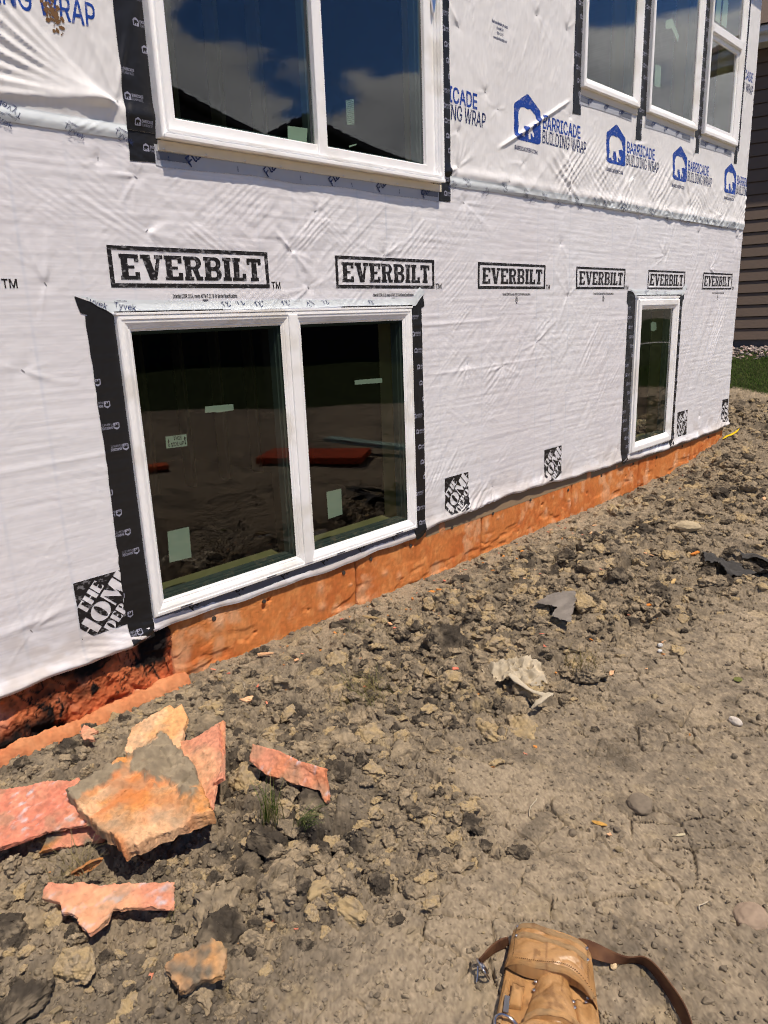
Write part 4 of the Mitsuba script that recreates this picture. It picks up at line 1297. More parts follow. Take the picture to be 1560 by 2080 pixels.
# ------------------------------------------------------------------ scraps of insulation
def frame_of(pts):
    P = np.array(pts, float)
    c = P.mean(0)
    _, _, vt = np.linalg.svd(P - c)
    n = vt[2] if vt[2][2] > 0 else -vt[2]
    a = np.cross([0, 1, 0], n)
    a /= np.linalg.norm(a)
    return P, c, a, np.cross(n, a), n


def scrap(key, pts, thick, seed, color, rag=.006, step=.0055, rough=.007, layer=.006, extra=None, curl=0.0):
    """A torn piece: a ragged plate with a fibrous, flaking face, lying in the plane of its corner points."""
    P, c, a, b, n = frame_of(pts)
    q = np.stack([(P - c) @ a, (P - c) @ b], 1)
    g = Polygon(q).buffer(0)
    g = g if g.geom_type == "Polygon" else max(g.geoms, key=lambda s: s.area)
    ring_ = np.array(g.segmentize(step * .9).exterior.coords)[:-1]
    r = np.random.default_rng(seed)
    j = (nfbm(p3(ring_[:, 0] * 45, ring_[:, 1] * 45, seed), 3, seed) - .5) * 2 * rag + (nfbm(p3(ring_[:, 0] * 170, ring_[:, 1] * 170, seed), 2, seed + 1) - .5) * 1.2 * rag
    out = ring_ - ring_.mean(0)
    out /= np.linalg.norm(out, axis=1, keepdims=True)
    ring_ = ring_ + out * j[:, None]
    g = Polygon(ring_).buffer(0)
    g = g if g.geom_type == "Polygon" else max(g.geoms, key=lambda s: s.area)
    ring_ = np.array(g.exterior.coords)[:-1]
    x0, y0, x1, y1 = g.bounds
    gx_, gy_ = np.meshgrid(np.arange(x0, x1, step), np.arange(y0, y1, step))
    m = np.stack([gx_.ravel(), gy_.ravel()], 1) + r.uniform(-.2, .2, (gx_.size, 2)) * step
    inn = g.buffer(-step * .5)
    m = m[shapely.contains_xy(inn, m[:, 0], m[:, 1])]
    pts2 = np.vstack([ring_, m])
    tri = Delaunay(pts2).simplices
    cen = pts2[tri].mean(1)
    tri = tri[shapely.contains_xy(g, cen[:, 0], cen[:, 1])]
    d1, d2 = pts2[tri[:, 1]] - pts2[tri[:, 0]], pts2[tri[:, 2]] - pts2[tri[:, 0]]
    tri = np.where((d1[:, 0] * d2[:, 1] - d1[:, 1] * d2[:, 0] < 0)[:, None], tri[:, ::-1], tri)
    u, v = pts2[:, 0], pts2[:, 1]
    h = rough * 2 * (fb(u * 18, v * 18, 4, seed) - .5) + rough * 1.3 * (fb(u * 90, v * 90, 2, seed + 1) - .5) + .0030 * (nz(u * 230, v * 230, seed + 3) - .5)
    lay = fb(u * 7, v * 7, 3, seed + 2)
    h = h - layer * np.floor(np.clip((lay - .42) / .10, 0, 2.99)) + curl * ((u / (x1 - x0)) ** 2)
    ex = extra(u, v) if extra else 0
    h = h + ex
    nr = len(ring_)
    top = c + u[:, None] * a + v[:, None] * b + h[:, None] * n
    V = [top]
    col = [color(u, v, top)]
    F = [tri]
    prev, base = np.arange(nr), len(top)
    for kk in range(1, 5):
        t = kk / 4
        o = out if len(out) == nr else (ring_ - ring_.mean(0)) / np.linalg.norm(ring_ - ring_.mean(0), axis=1, keepdims=True)
        bulge = (nfbm(p3(ring_[:, 0] * 60, ring_[:, 1] * 60, kk * 3.3 + seed), 2, seed + kk) - .5) * rag * 1.6
        rr = ring_ + o * bulge[:, None]
        hh = h[:nr] * (1 - t) - thick * t
        w = c + rr[:, :1] * a + rr[:, 1:] * b + hh[:, None] * n
        V.append(w)
        col.append(color(rr[:, 0], rr[:, 1], w) * (.95 - .1 * (kk % 2)))
        cur = base + np.arange(nr)
        nx = np.roll(np.arange(nr), -1)
        F.append(np.stack([prev, cur[nx], prev[nx]], 1))
        F.append(np.stack([prev, cur, cur[nx]], 1))
        prev, base = cur, base + nr
    orient = Polygon(ring_).exterior.is_ccw
    if not orient:
        F = [F[0]] + [f[:, ::-1] for f in F[1:]]
    me = trimesh.Trimesh(np.vstack(V), np.vstack(F), process=False)
    return add(key, me, "fiber_mat", smooth=True, color=np.clip(np.vstack(col), 0, 1))


PINK, SALM, ORNG, CREAM = (np.array(c) for c in ((.62, .20, .13), (.66, .27, .17), (.64, .27, .075), (.76, .46, .26)))


def tone(base, alt, seed, silver=0.0, soil=0.0, f=9):
    def fn(u, v, p):
        k = sstep(.40, .64, fb(u * f, v * f, 4, seed))[:, None]
        c = base * (1 - k) + alt * k
        if silver:
            s = (sstep(.66 - silver * .2, .78, fb(u * 26, v * 60, 3, seed + 4)) * .8)[:, None]
            c = c * (1 - s) + np.array([.55, .52, .56]) * s
        dust = (sstep(.48, .66, fb(u * 16, v * 16, 4, seed + 11)) * .45 + .12)[:, None]
        c = c * (1 - dust) + np.array([.34, .25, .165]) * dust
        if soil:
            s = sstep(.62 - soil * .2, .70, fb(u * 13, v * 13, 4, seed + 7))[:, None]
            c = c * (1 - s) + np.array([.17, .145, .11]) * s
        return c * (.42 + .75 * fb(u * 85, v * 85, 3, seed + 9) + .40 * nz(u * 260, v * 200, seed + 10))[:, None]
    return fn


main_pts = [(-0.711, -0.679, -1.49), (-0.346, -0.659, -1.46), (-0.392, -0.945, -1.45), (-0.467, -1.152, -1.455), (-0.611, -1.085, -1.49), (-0.709, -1.061, -1.51), (-0.697, -0.981, -1.51), (-0.712, -0.883, -1.5)]
_, mc, ma, mb, mn = frame_of(main_pts)


def mud_mask(u, v):
    p = mc + u[:, None] * ma + v[:, None] * mb
    d = np.minimum(np.hypot(p[:, 0] + .40, (p[:, 1] + .86) * .62) / .105, np.hypot((p[:, 0] + .64) / .09, (p[:, 1] + .70) / .04))
    k = d + 1.5 * (fb(u * 11, v * 11, 5, 301) - .5) + .7 * (fb(u * 45, v * 45, 3, 306) - .5)
    return sstep(1.12, .98, k)


def main_color(u, v, p):
    c = tone(ORNG, CREAM * .95, 300, f=8)(u, v, p)
    k = sstep(.46, .62, fb(u * 7, v * 7, 4, 305))[:, None] * .75
    c = c * (1 - k) + np.array([.58, .20, .065]) * k
    m = mud_mask(u, v)[:, None]
    dust = (sstep(.45, .65, fb(u * 20, v * 20, 4, 307)) * .35)[:, None]
    c = c * (1 - dust) + np.array([.30, .235, .16]) * dust
    return c * (1 - m) + np.array([.27, .222, .155]) * (.35 + 1.3 * fb(u * 40, v * 40, 4, 302))[:, None] * m


tag(scrap("insulation_scrap", main_pts, .048, 300, main_color, .010, .005, .013, .009, lambda u, v: mud_mask(u, v) * (.006 + .045 * (fb(u * 26, v * 26, 4, 303) - .35))),
    "largest orange insulation scrap, muddy grey on top, lying across the pile", "insulation scrap")
tag(scrap("insulation_scrap", [(-0.451, -0.561, -1.52), (-0.37, -0.471, -1.5), (-0.222, -0.498, -1.46), (-0.225, -0.529, -1.46), (-0.194, -0.534, -1.455), (-0.215, -0.607, -1.46), (-0.296, -0.694, -1.5), (-0.349, -0.772, -1.52), (-0.418, -0.736, -1.53)],
          .022, 310, tone(CREAM, np.array([.74, .38, .16]), 310), .005), "pale yellow orange scrap sticking up behind the largest muddy scrap", "insulation scrap")
tag(scrap("insulation_scrap", [(-0.298, -0.691, -1.5), (-0.288, -0.742, -1.48), (-0.202, -0.804, -1.43), (-0.299, -0.949, -1.44), (-0.401, -1.05, -1.47), (-0.433, -1.099, -1.5), (-0.47, -1.07, -1.52), (-0.384, -0.841, -1.52)],
          .020, 320, tone(CREAM * np.array([1, .86, .86]), SALM, 320), .005), "pale pink scrap leaning at the right edge of the pile", "insulation scrap")
tag(scrap("insulation_scrap", [(-0.206, -0.760, -1.465), (-0.181, -0.800, -1.425), (-0.358, -1.058, -1.455), (-0.380, -1.030, -1.475)], .012, 325, tone(SALM, np.array([.66, .30, .12]), 325), .003),
    "narrow salmon strip folded along the right side of the pale pink scrap", "insulation scrap")
tag(scrap("insulation_scrap", [(-0.921, -0.443, -1.5), (-0.842, -0.479, -1.5), (-0.648, -0.641, -1.49), (-0.628, -0.834, -1.52), (-0.696, -0.817, -1.54), (-0.807, -0.727, -1.56), (-0.843, -0.718, -1.57), (-0.924, -0.681, -1.57), (-1.019, -0.63, -1.57)],
          .018, 330, tone(PINK, SALM, 330, .35), .006), "red pink sheet of insulation running out of the picture at the left", "insulation scrap")
tag(scrap("insulation_scrap", [(-0.803, -0.713, -1.58), (-0.682, -0.783, -1.57), (-0.604, -0.832, -1.57), (-0.686, -0.845, -1.60), (-0.831, -0.738, -1.61)], .02, 335, tone(ORNG * .7, SALM, 335, 0, .6), .008),
    "dirty orange layer under the red pink sheet", "insulation scrap")
tag(scrap("insulation_scrap", [(-0.164, -0.935, -1.47), (-0.132, -1.038, -1.47), (-0.104, -1.16, -1.485), (-0.075, -1.234, -1.49), (-0.143, -1.307, -1.53), (-0.153, -1.298, -1.54), (-0.13, -1.257, -1.53), (-0.158, -1.143, -1.54), (-0.185, -1.049, -1.54), (-0.182, -0.957, -1.53)],
          .022, 340, tone(np.array([.66, .24, .12]), SALM, 340, .22), .005), "orange strip with silvery streaks, its right end drooping, near the grass tuft", "insulation scrap")
tag(scrap("insulation_scrap", [(-0.921, -0.996, -1.56), (-0.892, -0.96, -1.55), (-0.793, -1.07, -1.55), (-0.647, -1.223, -1.555), (-0.671, -1.258, -1.56), (-0.695, -1.293, -1.565), (-0.766, -1.208, -1.57), (-0.805, -1.168, -1.57), (-0.83, -1.188, -1.575), (-0.856, -1.19, -1.58), (-0.879, -1.185, -1.585), (-0.883, -1.137, -1.585), (-0.881, -1.097, -1.58), (-0.9, -1.077, -1.58), (-0.894, -1.045, -1.565)],
          .015, 350, tone(SALM, CREAM * np.array([1, .82, .82]), 350, .40), .006, .006), "T-shaped pink scrap with silvery flecks in the lower left", "insulation scrap")
tag(scrap("insulation_scrap", [(-0.807, -1.456, -1.545), (-0.78, -1.465, -1.535), (-0.698, -1.491, -1.535), (-0.68, -1.518, -1.545), (-0.718, -1.576, -1.560), (-0.779, -1.544, -1.565), (-0.813, -1.528, -1.57), (-0.809, -1.487, -1.565)],
          .03, 360, tone(ORNG * np.array([.9, 1.1, 1.6]), np.array([.48, .32, .15]), 360, 0, .35), .009), "soil covered ochre scrap half buried at the bottom left", "insulation scrap")
tag(scrap("insulation_scrap", [(-0.478, -0.243, -1.55), (-0.443, -0.209, -1.55), (-0.429, -0.3, -1.55), (-0.455, -0.288, -1.56), (-0.461, -0.343, -1.56), (-0.486, -0.292, -1.56)], .012, 370, tone(SALM, CREAM * np.array([1, .8, .8]), 370), .010, .005),
    "small frayed pink tuft of insulation between pile and wall", "insulation scrap")
tag(scrap("insulation_scrap", [(-0.82, -0.933, -1.585), (-0.762, -0.961, -1.555), (-0.733, -0.979, -1.555), (-0.748, -0.972, -1.575), (-0.795, -0.936, -1.60)], .010, 375, tone(ORNG * .8, np.array([.5, .2, .09]), 375), .004),
    "curled dull orange sliver above the T-shaped scrap", "insulation scrap")

CRUMBS = [(1.667, -0.225, 0.038), (1.735, -0.245, 0.044), (1.706, -0.366, 0.035), (1.852, -0.326, 0.039), (1.536, -0.189, 0.02), (1.125, -0.402, 0.026), (1.206, -0.399, 0.021), (1.193, -0.446, 0.018), (1.318, -0.431, 0.024), (1.004, -0.505, 0.015), (1.064, -0.484, 0.013), (1.086, -0.502, 0.015), (1.121, -0.545, 0.015), (1.477, -0.52, 0.038), (1.597, -0.557, 0.019), (1.418, -0.693, 0.016), (1.367, -0.731, 0.013), (1.161, -0.938, 0.017), (1.194, -0.978, 0.017), (2.436, -0.224, 0.04), (2.184, -0.303, 0.022), (2.211, -0.353, 0.038), (0.897, -1.01, 0.027), (0.701, -0.882, 0.013), (0.809, -1.199, 0.013), (0.498, -0.121, 0.054), (0.64, -0.284, 0.022), (0.542, -0.326, 0.024), (3.486, -0.664, 0.054), (2.89, -0.519, 0.051), (3.3, -0.681, 0.021), (2.103, -0.83, 0.029), (2.573, -0.618, 0.019), (2.69, -0.848, 0.028), (2.69, -0.925, 0.019), (3.0, -0.977, 0.023), (3.144, -1.198, 0.038), (2.463, -0.899, 0.015), (2.34, -0.812, 0.018), (2.131, -1.337, 0.034), (1.901, -1.221, 0.023), (1.844, -1.555, 0.019), (1.725, -1.608, 0.014), (1.362, -1.384, 0.016), (1.403, -1.509, 0.027), (1.536, -1.61, 0.01), (4.544, -1.178, 0.035), (4.914, -0.387, 0.026), (0.474, -1.518, 0.01), (0.715, -1.413, 0.012), (0.405, -2.006, 0.012), (0.674, -1.568, 0.013), (0.616, -1.564, 0.009), (1.134, -1.969, 0.011), (0.893, -2.221, 0.007), (0.15, -0.459, 0.047), (0.226, -0.497, 0.019), (-0.838, -0.803, 0.01), (-0.911, -0.915, 0.013), (-0.605, -1.518, 0.009), (2.059, -1.417, 0.031), (0.76, -0.533, 0.014), (0.87, -0.313, 0.013), (0.731, -0.28, 0.012), (1.179, -1.123, 0.011), (1.498, -1.084, 0.015), (3.25, -0.41, 0.022), (4.758, -0.734, 0.029), (5.796, -0.494, 0.029), (3.784, -0.692, 0.019), (-0.821, -1.394, 0.016)]
FLAKES = []
for i in range(7):
    r = np.random.default_rng(400 + i)
    n = 9
    an = np.sort(r.uniform(0, 2 * np.pi, n))
    pp = np.stack([np.cos(an) * r.uniform(.55, 1.1, n), np.sin(an) * r.uniform(.35, .7, n)], 1)
    V, F = [], []
    for k, (s, z) in enumerate(((.3, .30), (1, .22), (.95, -.12))):
        V += [[a * s, b * s, z + r.uniform(-.10, .10)] for a, b in pp]
    V.append([0, 0, .34])
    for k in range(n):
        k2 = (k + 1) % n
        F += [[3 * n, k, k2]]
        for L_ in (0, n):
            F += [[L_ + k, L_ + n + k, L_ + n + k2], [L_ + k, L_ + n + k2, L_ + k2]]
    m = trimesh.Trimesh(V, F, process=False).subdivide()
    m.vertices += .10 * (nfbm(m.vertices * 5 + i, 2, i) - .5)[:, None]
    base = (ORNG, SALM, CREAM, PINK, ORNG, CREAM * .9, np.array([.60, .22, .05]))[i]
    FLAKES.append(mikit.ply(m, "fiber_mat", smooth=45 and True, color=np.clip(base * (.75 + .5 * nfbm(m.vertices * 8, 2, i))[:, None], 0, 1)))
rg = np.random.default_rng(31)
extra = []
while len(extra) < 75:
    x, y = rg.uniform(-1.0, 5.5), rg.uniform(-2.2, -.08)
    if rg.random() < rubble(np.array(x), np.array(y)) * math.exp(-abs(x - 1.4) / 2.0):
        extra.append((x, y, rg.uniform(.005, .014) * (1 + .12 * max(x, 0))))
for _ in range(55):
    x = rg.uniform(.15, 3.6)
    extra.append((x, -.05 - .45 * rg.random() ** 1.6, rg.uniform(.006, .017) * (1 + .12 * x)))
for i, (x, y, s) in enumerate(CRUMBS + extra):
    k = new_key("insulation_crumb")
    big = s > .03
    scene[k] = {**FLAKES[int(rg.integers(7))], "to_world": T().translate([x, y, float(gz(x, y)) + s * .32]).rotate([0, 0, 1], rg.uniform(0, 360)).rotate([1, 0, 0], rg.uniform(-22, 22)).rotate([0, 1, 0], rg.uniform(-22, 22)).scale([s * 1.1, s * rg.uniform(.6, 1.1), s * .55])}
    tag(k, "torn orange crumb of insulation lying on the soil, finger long" if big else "small orange crumb of insulation scattered on the soil", "insulation crumb", "larger insulation crumbs on the soil" if big else "small insulation crumbs on the soil")


# ------------------------------------------------------------------ sheets, rag, stones, sticks
def sheet(key, pts, seed, m, amp, f, color, step=.008, rag=.003, thick=.002):
    P, c, a, b, n = frame_of(pts)
    q = np.stack([(P - c) @ a, (P - c) @ b], 1)
    g = Polygon(q).buffer(0)
    g = g if g.geom_type == "Polygon" else max(g.geoms, key=lambda s: s.area)
    rn = np.array(g.segmentize(step).exterior.coords)[:-1]
    rn = rn + (np.random.default_rng(seed).normal(0, rag, rn.shape))
    g = Polygon(rn).buffer(0)
    g = g if g.geom_type == "Polygon" else max(g.geoms, key=lambda s: s.area)
    rn = np.array(g.exterior.coords)[:-1]
    x0, y0, x1, y1 = g.bounds
    X, Y = np.meshgrid(np.arange(x0, x1, step), np.arange(y0, y1, step))
    M = np.stack([X.ravel(), Y.ravel()], 1)
    M = M[shapely.contains_xy(g.buffer(-step * .4), M[:, 0], M[:, 1])]
    V2 = np.vstack([rn, M])
    tri = Delaunay(V2).simplices
    ce = V2[tri].mean(1)
    tri = tri[shapely.contains_xy(g, ce[:, 0], ce[:, 1])]
    u, v = V2[:, 0], V2[:, 1]
    ridge = (1 - np.abs(2 * fb(u * f, v * f, 2, seed) - 1)) ** 2
    h = amp * (ridge - .4) + amp * .5 * (fb(u * f * 2.3, v * f * 2.3, 3, seed + 1) - .5)
    # where the weave's plane is interpolated, the corners keep their own heights
    from scipy.interpolate import griddata
    hz = griddata(q, (P - c) @ n, V2, method="linear")
    hz = np.where(np.isnan(hz), griddata(q, (P - c) @ n, V2, method="nearest"), hz)
    top = c + u[:, None] * a + v[:, None] * b + (h + hz)[:, None] * n
    me = trimesh.Trimesh(np.vstack([top, top - n * thick]), np.vstack([tri, tri[:, ::-1] + len(top)]), process=False)
    col = color(u, v)
    return add(key, me, m, smooth=True, color=np.vstack([col, col]))


mat("cloth_mat", rough=.9, spec=.1, tex=VC)


def flat_tone(c, seed, k=.3, f=40):
    return lambda u, v: np.array(c) * (1 - k + 2 * k * fb(u * f, v * f, 3, seed))[:, None]


tag(sheet("fabric_sheet", [(3.23, -1.216, -1.60), (3.03, -1.306, -1.575), (2.88, -1.425, -1.555), (2.84, -1.53, -1.60), (2.95, -1.62, -1.585), (2.98, -1.76, -1.56), (2.96, -1.90, -1.55), (3.12, -1.95, -1.57), (3.16, -1.80, -1.62), (3.10, -1.60, -1.63), (3.16, -1.42, -1.625)],
          501, "cloth_mat", .055, 9, flat_tone((.060, .058, .056), 502, .3)), "crumpled black ground fabric half buried at the right edge", "fabric")
tag(sheet("fabric_sheet", [(3.317, -1.375, -1.60), (3.206, -1.55, -1.575), (3.10, -1.78, -1.56), (3.0, -1.95, -1.56), (3.2, -1.98, -1.60), (3.30, -1.70, -1.62), (3.38, -1.50, -1.62)],
          505, "cloth_mat", .05, 9, flat_tone((.060, .058, .056), 506, .3)), "second fold of black ground fabric behind the first at the right edge", "fabric")
tag(sheet("torn_sheet", [(1.736, -0.899, -1.56), (1.854, -0.939, -1.53), (1.94, -1.018, -1.525), (1.883, -1.056, -1.535), (1.625, -1.175, -1.56), (1.654, -1.045, -1.57), (1.733, -1.032, -1.55)],
          511, "cloth_mat", .008, 7, flat_tone((.20, .18, .16), 512, .45, 25)), "torn grey flat sheet with a notch lying on the rubble", "sheet")
tag(sheet("rag", [(0.945, -1.124, -1.585), (1.006, -1.141, -1.56), (1.05, -1.209, -1.55), (1.124, -1.224, -1.55), (1.121, -1.304, -1.56), (1.032, -1.398, -1.57), (0.959, -1.376, -1.585), (0.95, -1.264, -1.585), (0.912, -1.188, -1.60)],
          521, "cloth_mat", .055, 20, flat_tone((.44, .38, .28), 522, .45, 30), .005, .006), "crumpled dirty cream rag on the soil right of the middle", "rag")
rs = np.array([(0.967, -1.254, -1.555), (0.938, -1.32, -1.56), (0.918, -1.40, -1.565), (0.915, -1.461, -1.56), (0.925, -1.485, -1.55), (0.89, -1.478, -1.555), (0.862, -1.455, -1.575), (.850, -1.440, -1.60)])
tt = np.linspace(0, 1, 40)
rs = np.stack([np.interp(tt, np.linspace(0, 1, len(rs)), rs[:, k]) for k in range(3)], 1)
rt = tube(rs, .012 + .004 * np.sin(tt * 17), 9, .45)
rt.vertices += .006 * (nfbm(rt.vertices * 90, 2, 5) - .5)[:, None]
mat("rag_mat", (.50, .44, .33), .9, .1)
add("rag__strip", rt, "rag_mat", smooth=True)
tag("rag__strip", "twisted pale strip trailing from the rag")


def stone(x, y, s, seed, col, label, sq=(1, .8, .55), key="stone", rz=0, up=.25, cat_="stone"):
    m = trimesh.creation.icosphere(3, 1.0)
    v = m.vertices * np.array(sq)
    v = v * (1 + .30 * (nfbm(m.vertices * 1.5 + seed, 3, seed) - .5) + .06 * (nfbm(m.vertices * 6 + seed, 2, seed) - .5))[:, None]
    a = math.radians(rz)
    v = np.stack([v[:, 0] * math.cos(a) - v[:, 1] * math.sin(a), v[:, 0] * math.sin(a) + v[:, 1] * math.cos(a), v[:, 2]], 1) * s + [x, y, float(gz(x, y)) + up * s]
    c = np.array(col) * (.7 + .6 * nfbm(m.vertices * 4 + seed, 4, seed))[:, None]
    k = add(key, trimesh.Trimesh(v, m.faces, process=False), "clod_mat", smooth=True, color=c)
    return tag(k, label, cat_)


stone(3.447, -1.029, .085, 601, (.40, .33, .22), "flat pale tan stone on the bank above the black fabric", (1, .75, .4), rz=120)
stone(.357, -2.435, .050, 602, (.33, .25, .185), "round pinkish stone sunk in the crust at the right edge", (1, .85, .5), up=-.05)
stone(.613, -2.008, .050, 603, (.20, .165, .125), "flat grey stone set in the smooth crust, right of centre", (1, .8, .45), rz=40, up=.15)
stone(1.323, -2.071, .030, 604, (.55, .50, .44), "small white oval pebble on the smooth crust at the right", (1, .6, .5), rz=70, up=.35)
stone(1.74, -1.585, .013, 605, (.55, .55, .54), "white fleck of plaster lying by a clod on the right", (1, .8, .6), up=.5)
stone(1.80, -1.56, .016, 606, (.55, .55, .54), "larger white fleck behind the other white fleck on the right", (1, .7, .6), up=.5)
stone(.33, -2.55, .02, 607, (.45, .40, .35), "tiny pale pebble beside the pinkish stone", (1, .8, .6))
stone(-.055, -2.250, .010, 608, (.60, .46, .28), "little yellowish pebble touching the belt beside the pouch", (1, .8, .7), up=.6)
stone(1.16, -.209, .05, 609, (.34, .25, .13), "thin tan splinter of board lying near the insulation boards", (1, .22, .12), rz=-70, up=.2, key="splinter", cat_="splinter")
stone(2.628, -1.278, .045, 610, (.52, .36, .16), "yellow wood splinter standing in the rubble at the right", (1, .25, .2), rz=10, up=.4, key="splinter", cat_="splinter")
stone(.552, -2.168, .017, 611, (.48, .42, .28), "pale flat wood chip on the smooth crust", (1, .32, .15), rz=-35, up=.3, key="wood_chip", cat_="wood chip")
stone(.433, -1.958, .024, 612, (.52, .30, .08), "tan leaf shaped flake on the crust in front of the flat grey stone", (1, .35, .15), rz=-75, up=.3, key="dry_leaf", cat_="leaf")
stone(1.674, -1.962, .022, 613, (.14, .15, .05), "small yellow green leaf at the right on the crust", (1, .8, .12), rz=0, up=.4, key="green_leaf", cat_="leaf")
for x, y, z, L_, a, lab in ((.37, -1.75, 0, .09, 20, "thin pale straw lying left of the wood chip"), (.25, -.30, 0, .10, 60, "dry stalk lying near the wall below the double window"), (.10, -1.52, 0, .07, 110, "short dry twig on the clods right of the orange strip"), (.9, -.95, 0, .10, -10, "dry stem across the rubble behind the rag"), (.30, -2.33, 0, .05, 5, "curled pale straw on the crust above the belt")):
    t_ = np.linspace(0, 1, 8)
    px, py = x + L_ * (t_ - .5) * math.cos(math.radians(a)), y + L_ * (t_ - .5) * math.sin(math.radians(a)) + .006 * np.sin(t_ * 5)
    k = add("straw", tube(np.stack([px, py, gz(px, py) + .006 + .004 * np.sin(t_ * 3)], 1), .0016, 5), "rag_mat", smooth=True)
    tag(k, lab, "straw")


# ------------------------------------------------------------------ grass tufts
scene["blade_mat"] = {"type": "principledthin", "base_color": VC, "roughness": .55, "diff_trans": .5}


def blades(spots, r):
    V, F, C = [], [], []
    for x, y, z, L_, lean, az, w, col in spots:
        b = len(V)
        for k in range(5):
            t = k / 4
            out = lean * L_ * t ** 1.8
            cx, cy, cz = x + out * math.cos(az), y + out * math.sin(az), z + L_ * t * (1 - .25 * lean * t)
            ww = w * (1 - t) ** .7 / 2
            V += [[cx - ww * math.sin(az), cy + ww * math.cos(az), cz], [cx + ww * math.sin(az), cy - ww * math.cos(az), cz]]
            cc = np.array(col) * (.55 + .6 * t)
            C += [cc, cc]
        for k in range(4):
            q = b + 2 * k
            F += [[q, q + 1, q + 3], [q, q + 3, q + 2]]
    return trimesh.Trimesh(V, F, process=False), np.array(C)


rg = np.random.default_rng(51)


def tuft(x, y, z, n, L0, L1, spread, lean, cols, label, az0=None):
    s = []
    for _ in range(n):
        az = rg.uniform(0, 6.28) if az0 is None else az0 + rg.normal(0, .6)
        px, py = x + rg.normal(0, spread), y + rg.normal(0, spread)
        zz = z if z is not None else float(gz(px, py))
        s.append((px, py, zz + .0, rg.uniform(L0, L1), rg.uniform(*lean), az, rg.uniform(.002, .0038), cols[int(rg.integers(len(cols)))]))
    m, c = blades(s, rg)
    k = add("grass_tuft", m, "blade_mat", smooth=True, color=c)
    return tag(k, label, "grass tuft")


GR = [(.12, .17, .04), (.09, .14, .03), (.30, .28, .11), (.38, .34, .17)]
tuft(-.300, -1.215, -1.565, 60, .07, .17, .014, (.1, .55), GR, "upright green and straw coloured grass tuft in front of the orange strip")
tuft(-.245, -1.30, -1.575, 45, .05, .10, .014, (.6, 1.3), [(.07, .13, .03), (.10, .16, .04), (.16, .19, .06)], "dark green grass tuft lying flat right of the upright tuft", -1.0)
tuft(.54, -.80, None, 170, .04, .10, .075, (.7, 1.6), [(.30, .25, .12), (.24, .20, .09), (.20, .20, .07)], "flattened tuft of dry grass in the rubble below the double window")
tuft(1.0, -.30, None, 60, .03, .06, .05, (.7, 1.5), [(.26, .22, .11), (.16, .17, .06)], "low patch of dry grass close to the insulation boards")
tuft(-.80, -.93, -1.60, 50, .05, .10, .03, (.8, 1.6), [(.30, .25, .14), (.24, .20, .10)], "dry grass wisps behind the T-shaped scrap")
tuft(1.25, -1.46, -1.56, 70, .03, .08, .05, (.7, 1.4), [(.22, .18, .08), (.18, .15, .07)], "brown grass roots on the clod below the torn grey sheet")
tuft(-.70, -1.28, None, 8, .05, .09, .01, (.3, .9), [(.30, .28, .12)], "few thin blades right of the T-shaped scrap")

# ------------------------------------------------------------------ leather tool pouch on its belt
mat("leather_mat", rough=.42, spec=.45, tex=VC, clearcoat=.12, clearcoat_gloss=.6)
mat("suede_mat", rough=.85, spec=.2, tex=VC)
mat("steel_mat", lin(190, 190, 194), .22, .5, 1.0)
PO = np.array([-.143, -2.022, 0.0])
PU, PV = np.array([.417, -.909, 0.0]), np.array([-.881, -.474, 0.0])
PZ = float(gz(-.25, -2.2)) + .004
LE, LE2, LD, SU = (np.array(c) for c in ((.37, .198, .075), (.46, .265, .115), (.13, .060, .026), (.30, .195, .10)))


def leather(u, v, seed, base=LE, alt=LE2, dark=.5):
    a, b = u * 10, v * 10
    k = sstep(.38, .66, fb(a * 2.2, b * 2.2, 4, seed))[..., None]
    c = base * (1 - k) + alt * k
    d = (sstep(.58, .74, fb(a * 4, b * 4, 4, seed + 1)) * dark)[..., None]
    c = c * (1 - d) + LD * d
    s = (sstep(.70, .76, fb(a * 12, b * 3, 3, seed + 2)) * dark)[..., None]
    c = c * (1 - s) + LD * s
    return c * (.85 + .3 * fb(a * 30, b * 30, 2, seed + 3))[..., None]


def pp(u, v, h):
    return PO + u[..., None] * PU + v[..., None] * PV + np.stack([0 * h, 0 * h, PZ + h], -1)


def patch(key, u0, u1, v0, v1, hfun, base_h, m, seed, nu=44, nv=36, col=None, skirt=True):
    """A stitched leather panel: u0(t), u1(t) its sides, hfun(s, t, u, v) its height above the ground."""
    s, t = np.meshgrid(np.linspace(0, 1, nu), np.linspace(0, 1, nv))
    a, b = u0(t), u1(t)
    u = a + (b - a) * s
    v = v0(s) + (v1(s) - v0(s)) * t
    h = hfun(s, t, u, v) + .005 * (fb(u * 22, v * 22, 3, seed + 5) - .5) + .0026 * (fb(u * 60, v * 60, 3, seed) - .5) + .0012 * (fb(u * 240, v * 240, 2, seed + 1) - .5)
    cr = 1 - np.abs(2 * fb(u * 14 + v * 6, v * 34, 3, seed + 6) - 1)
    h = h - .0035 * sstep(.90, .99, cr)
    P = pp(u, v, h)
    c = (col or leather)(u, v, seed)
    if skirt:
        Q = pp(u, v, np.minimum(h - .003, base_h(u, v) if callable(base_h) else base_h))
        P = np.concatenate([Q[:1], P, Q[-1:]], 0)
        c = np.concatenate([c[:1] * .9, c, c[-1:] * .9], 0)
        L0, L1 = P[:, :1].copy(), P[:, -1:].copy()
        hb = base_h if not callable(base_h) else .01
        L0[..., 2] = np.minimum(L0[..., 2] - .003, PZ + hb)
        L1[..., 2] = np.minimum(L1[..., 2] - .003, PZ + hb)
        P = np.concatenate([L0, P, L1], 1)
        c = np.concatenate([c[:, :1], c, c[:, -1:]], 1)
    me, _ = grid_mesh(P)
    return add(key, me, m, smooth=True, color=np.clip(c.reshape(-1, 3), 0, 1))


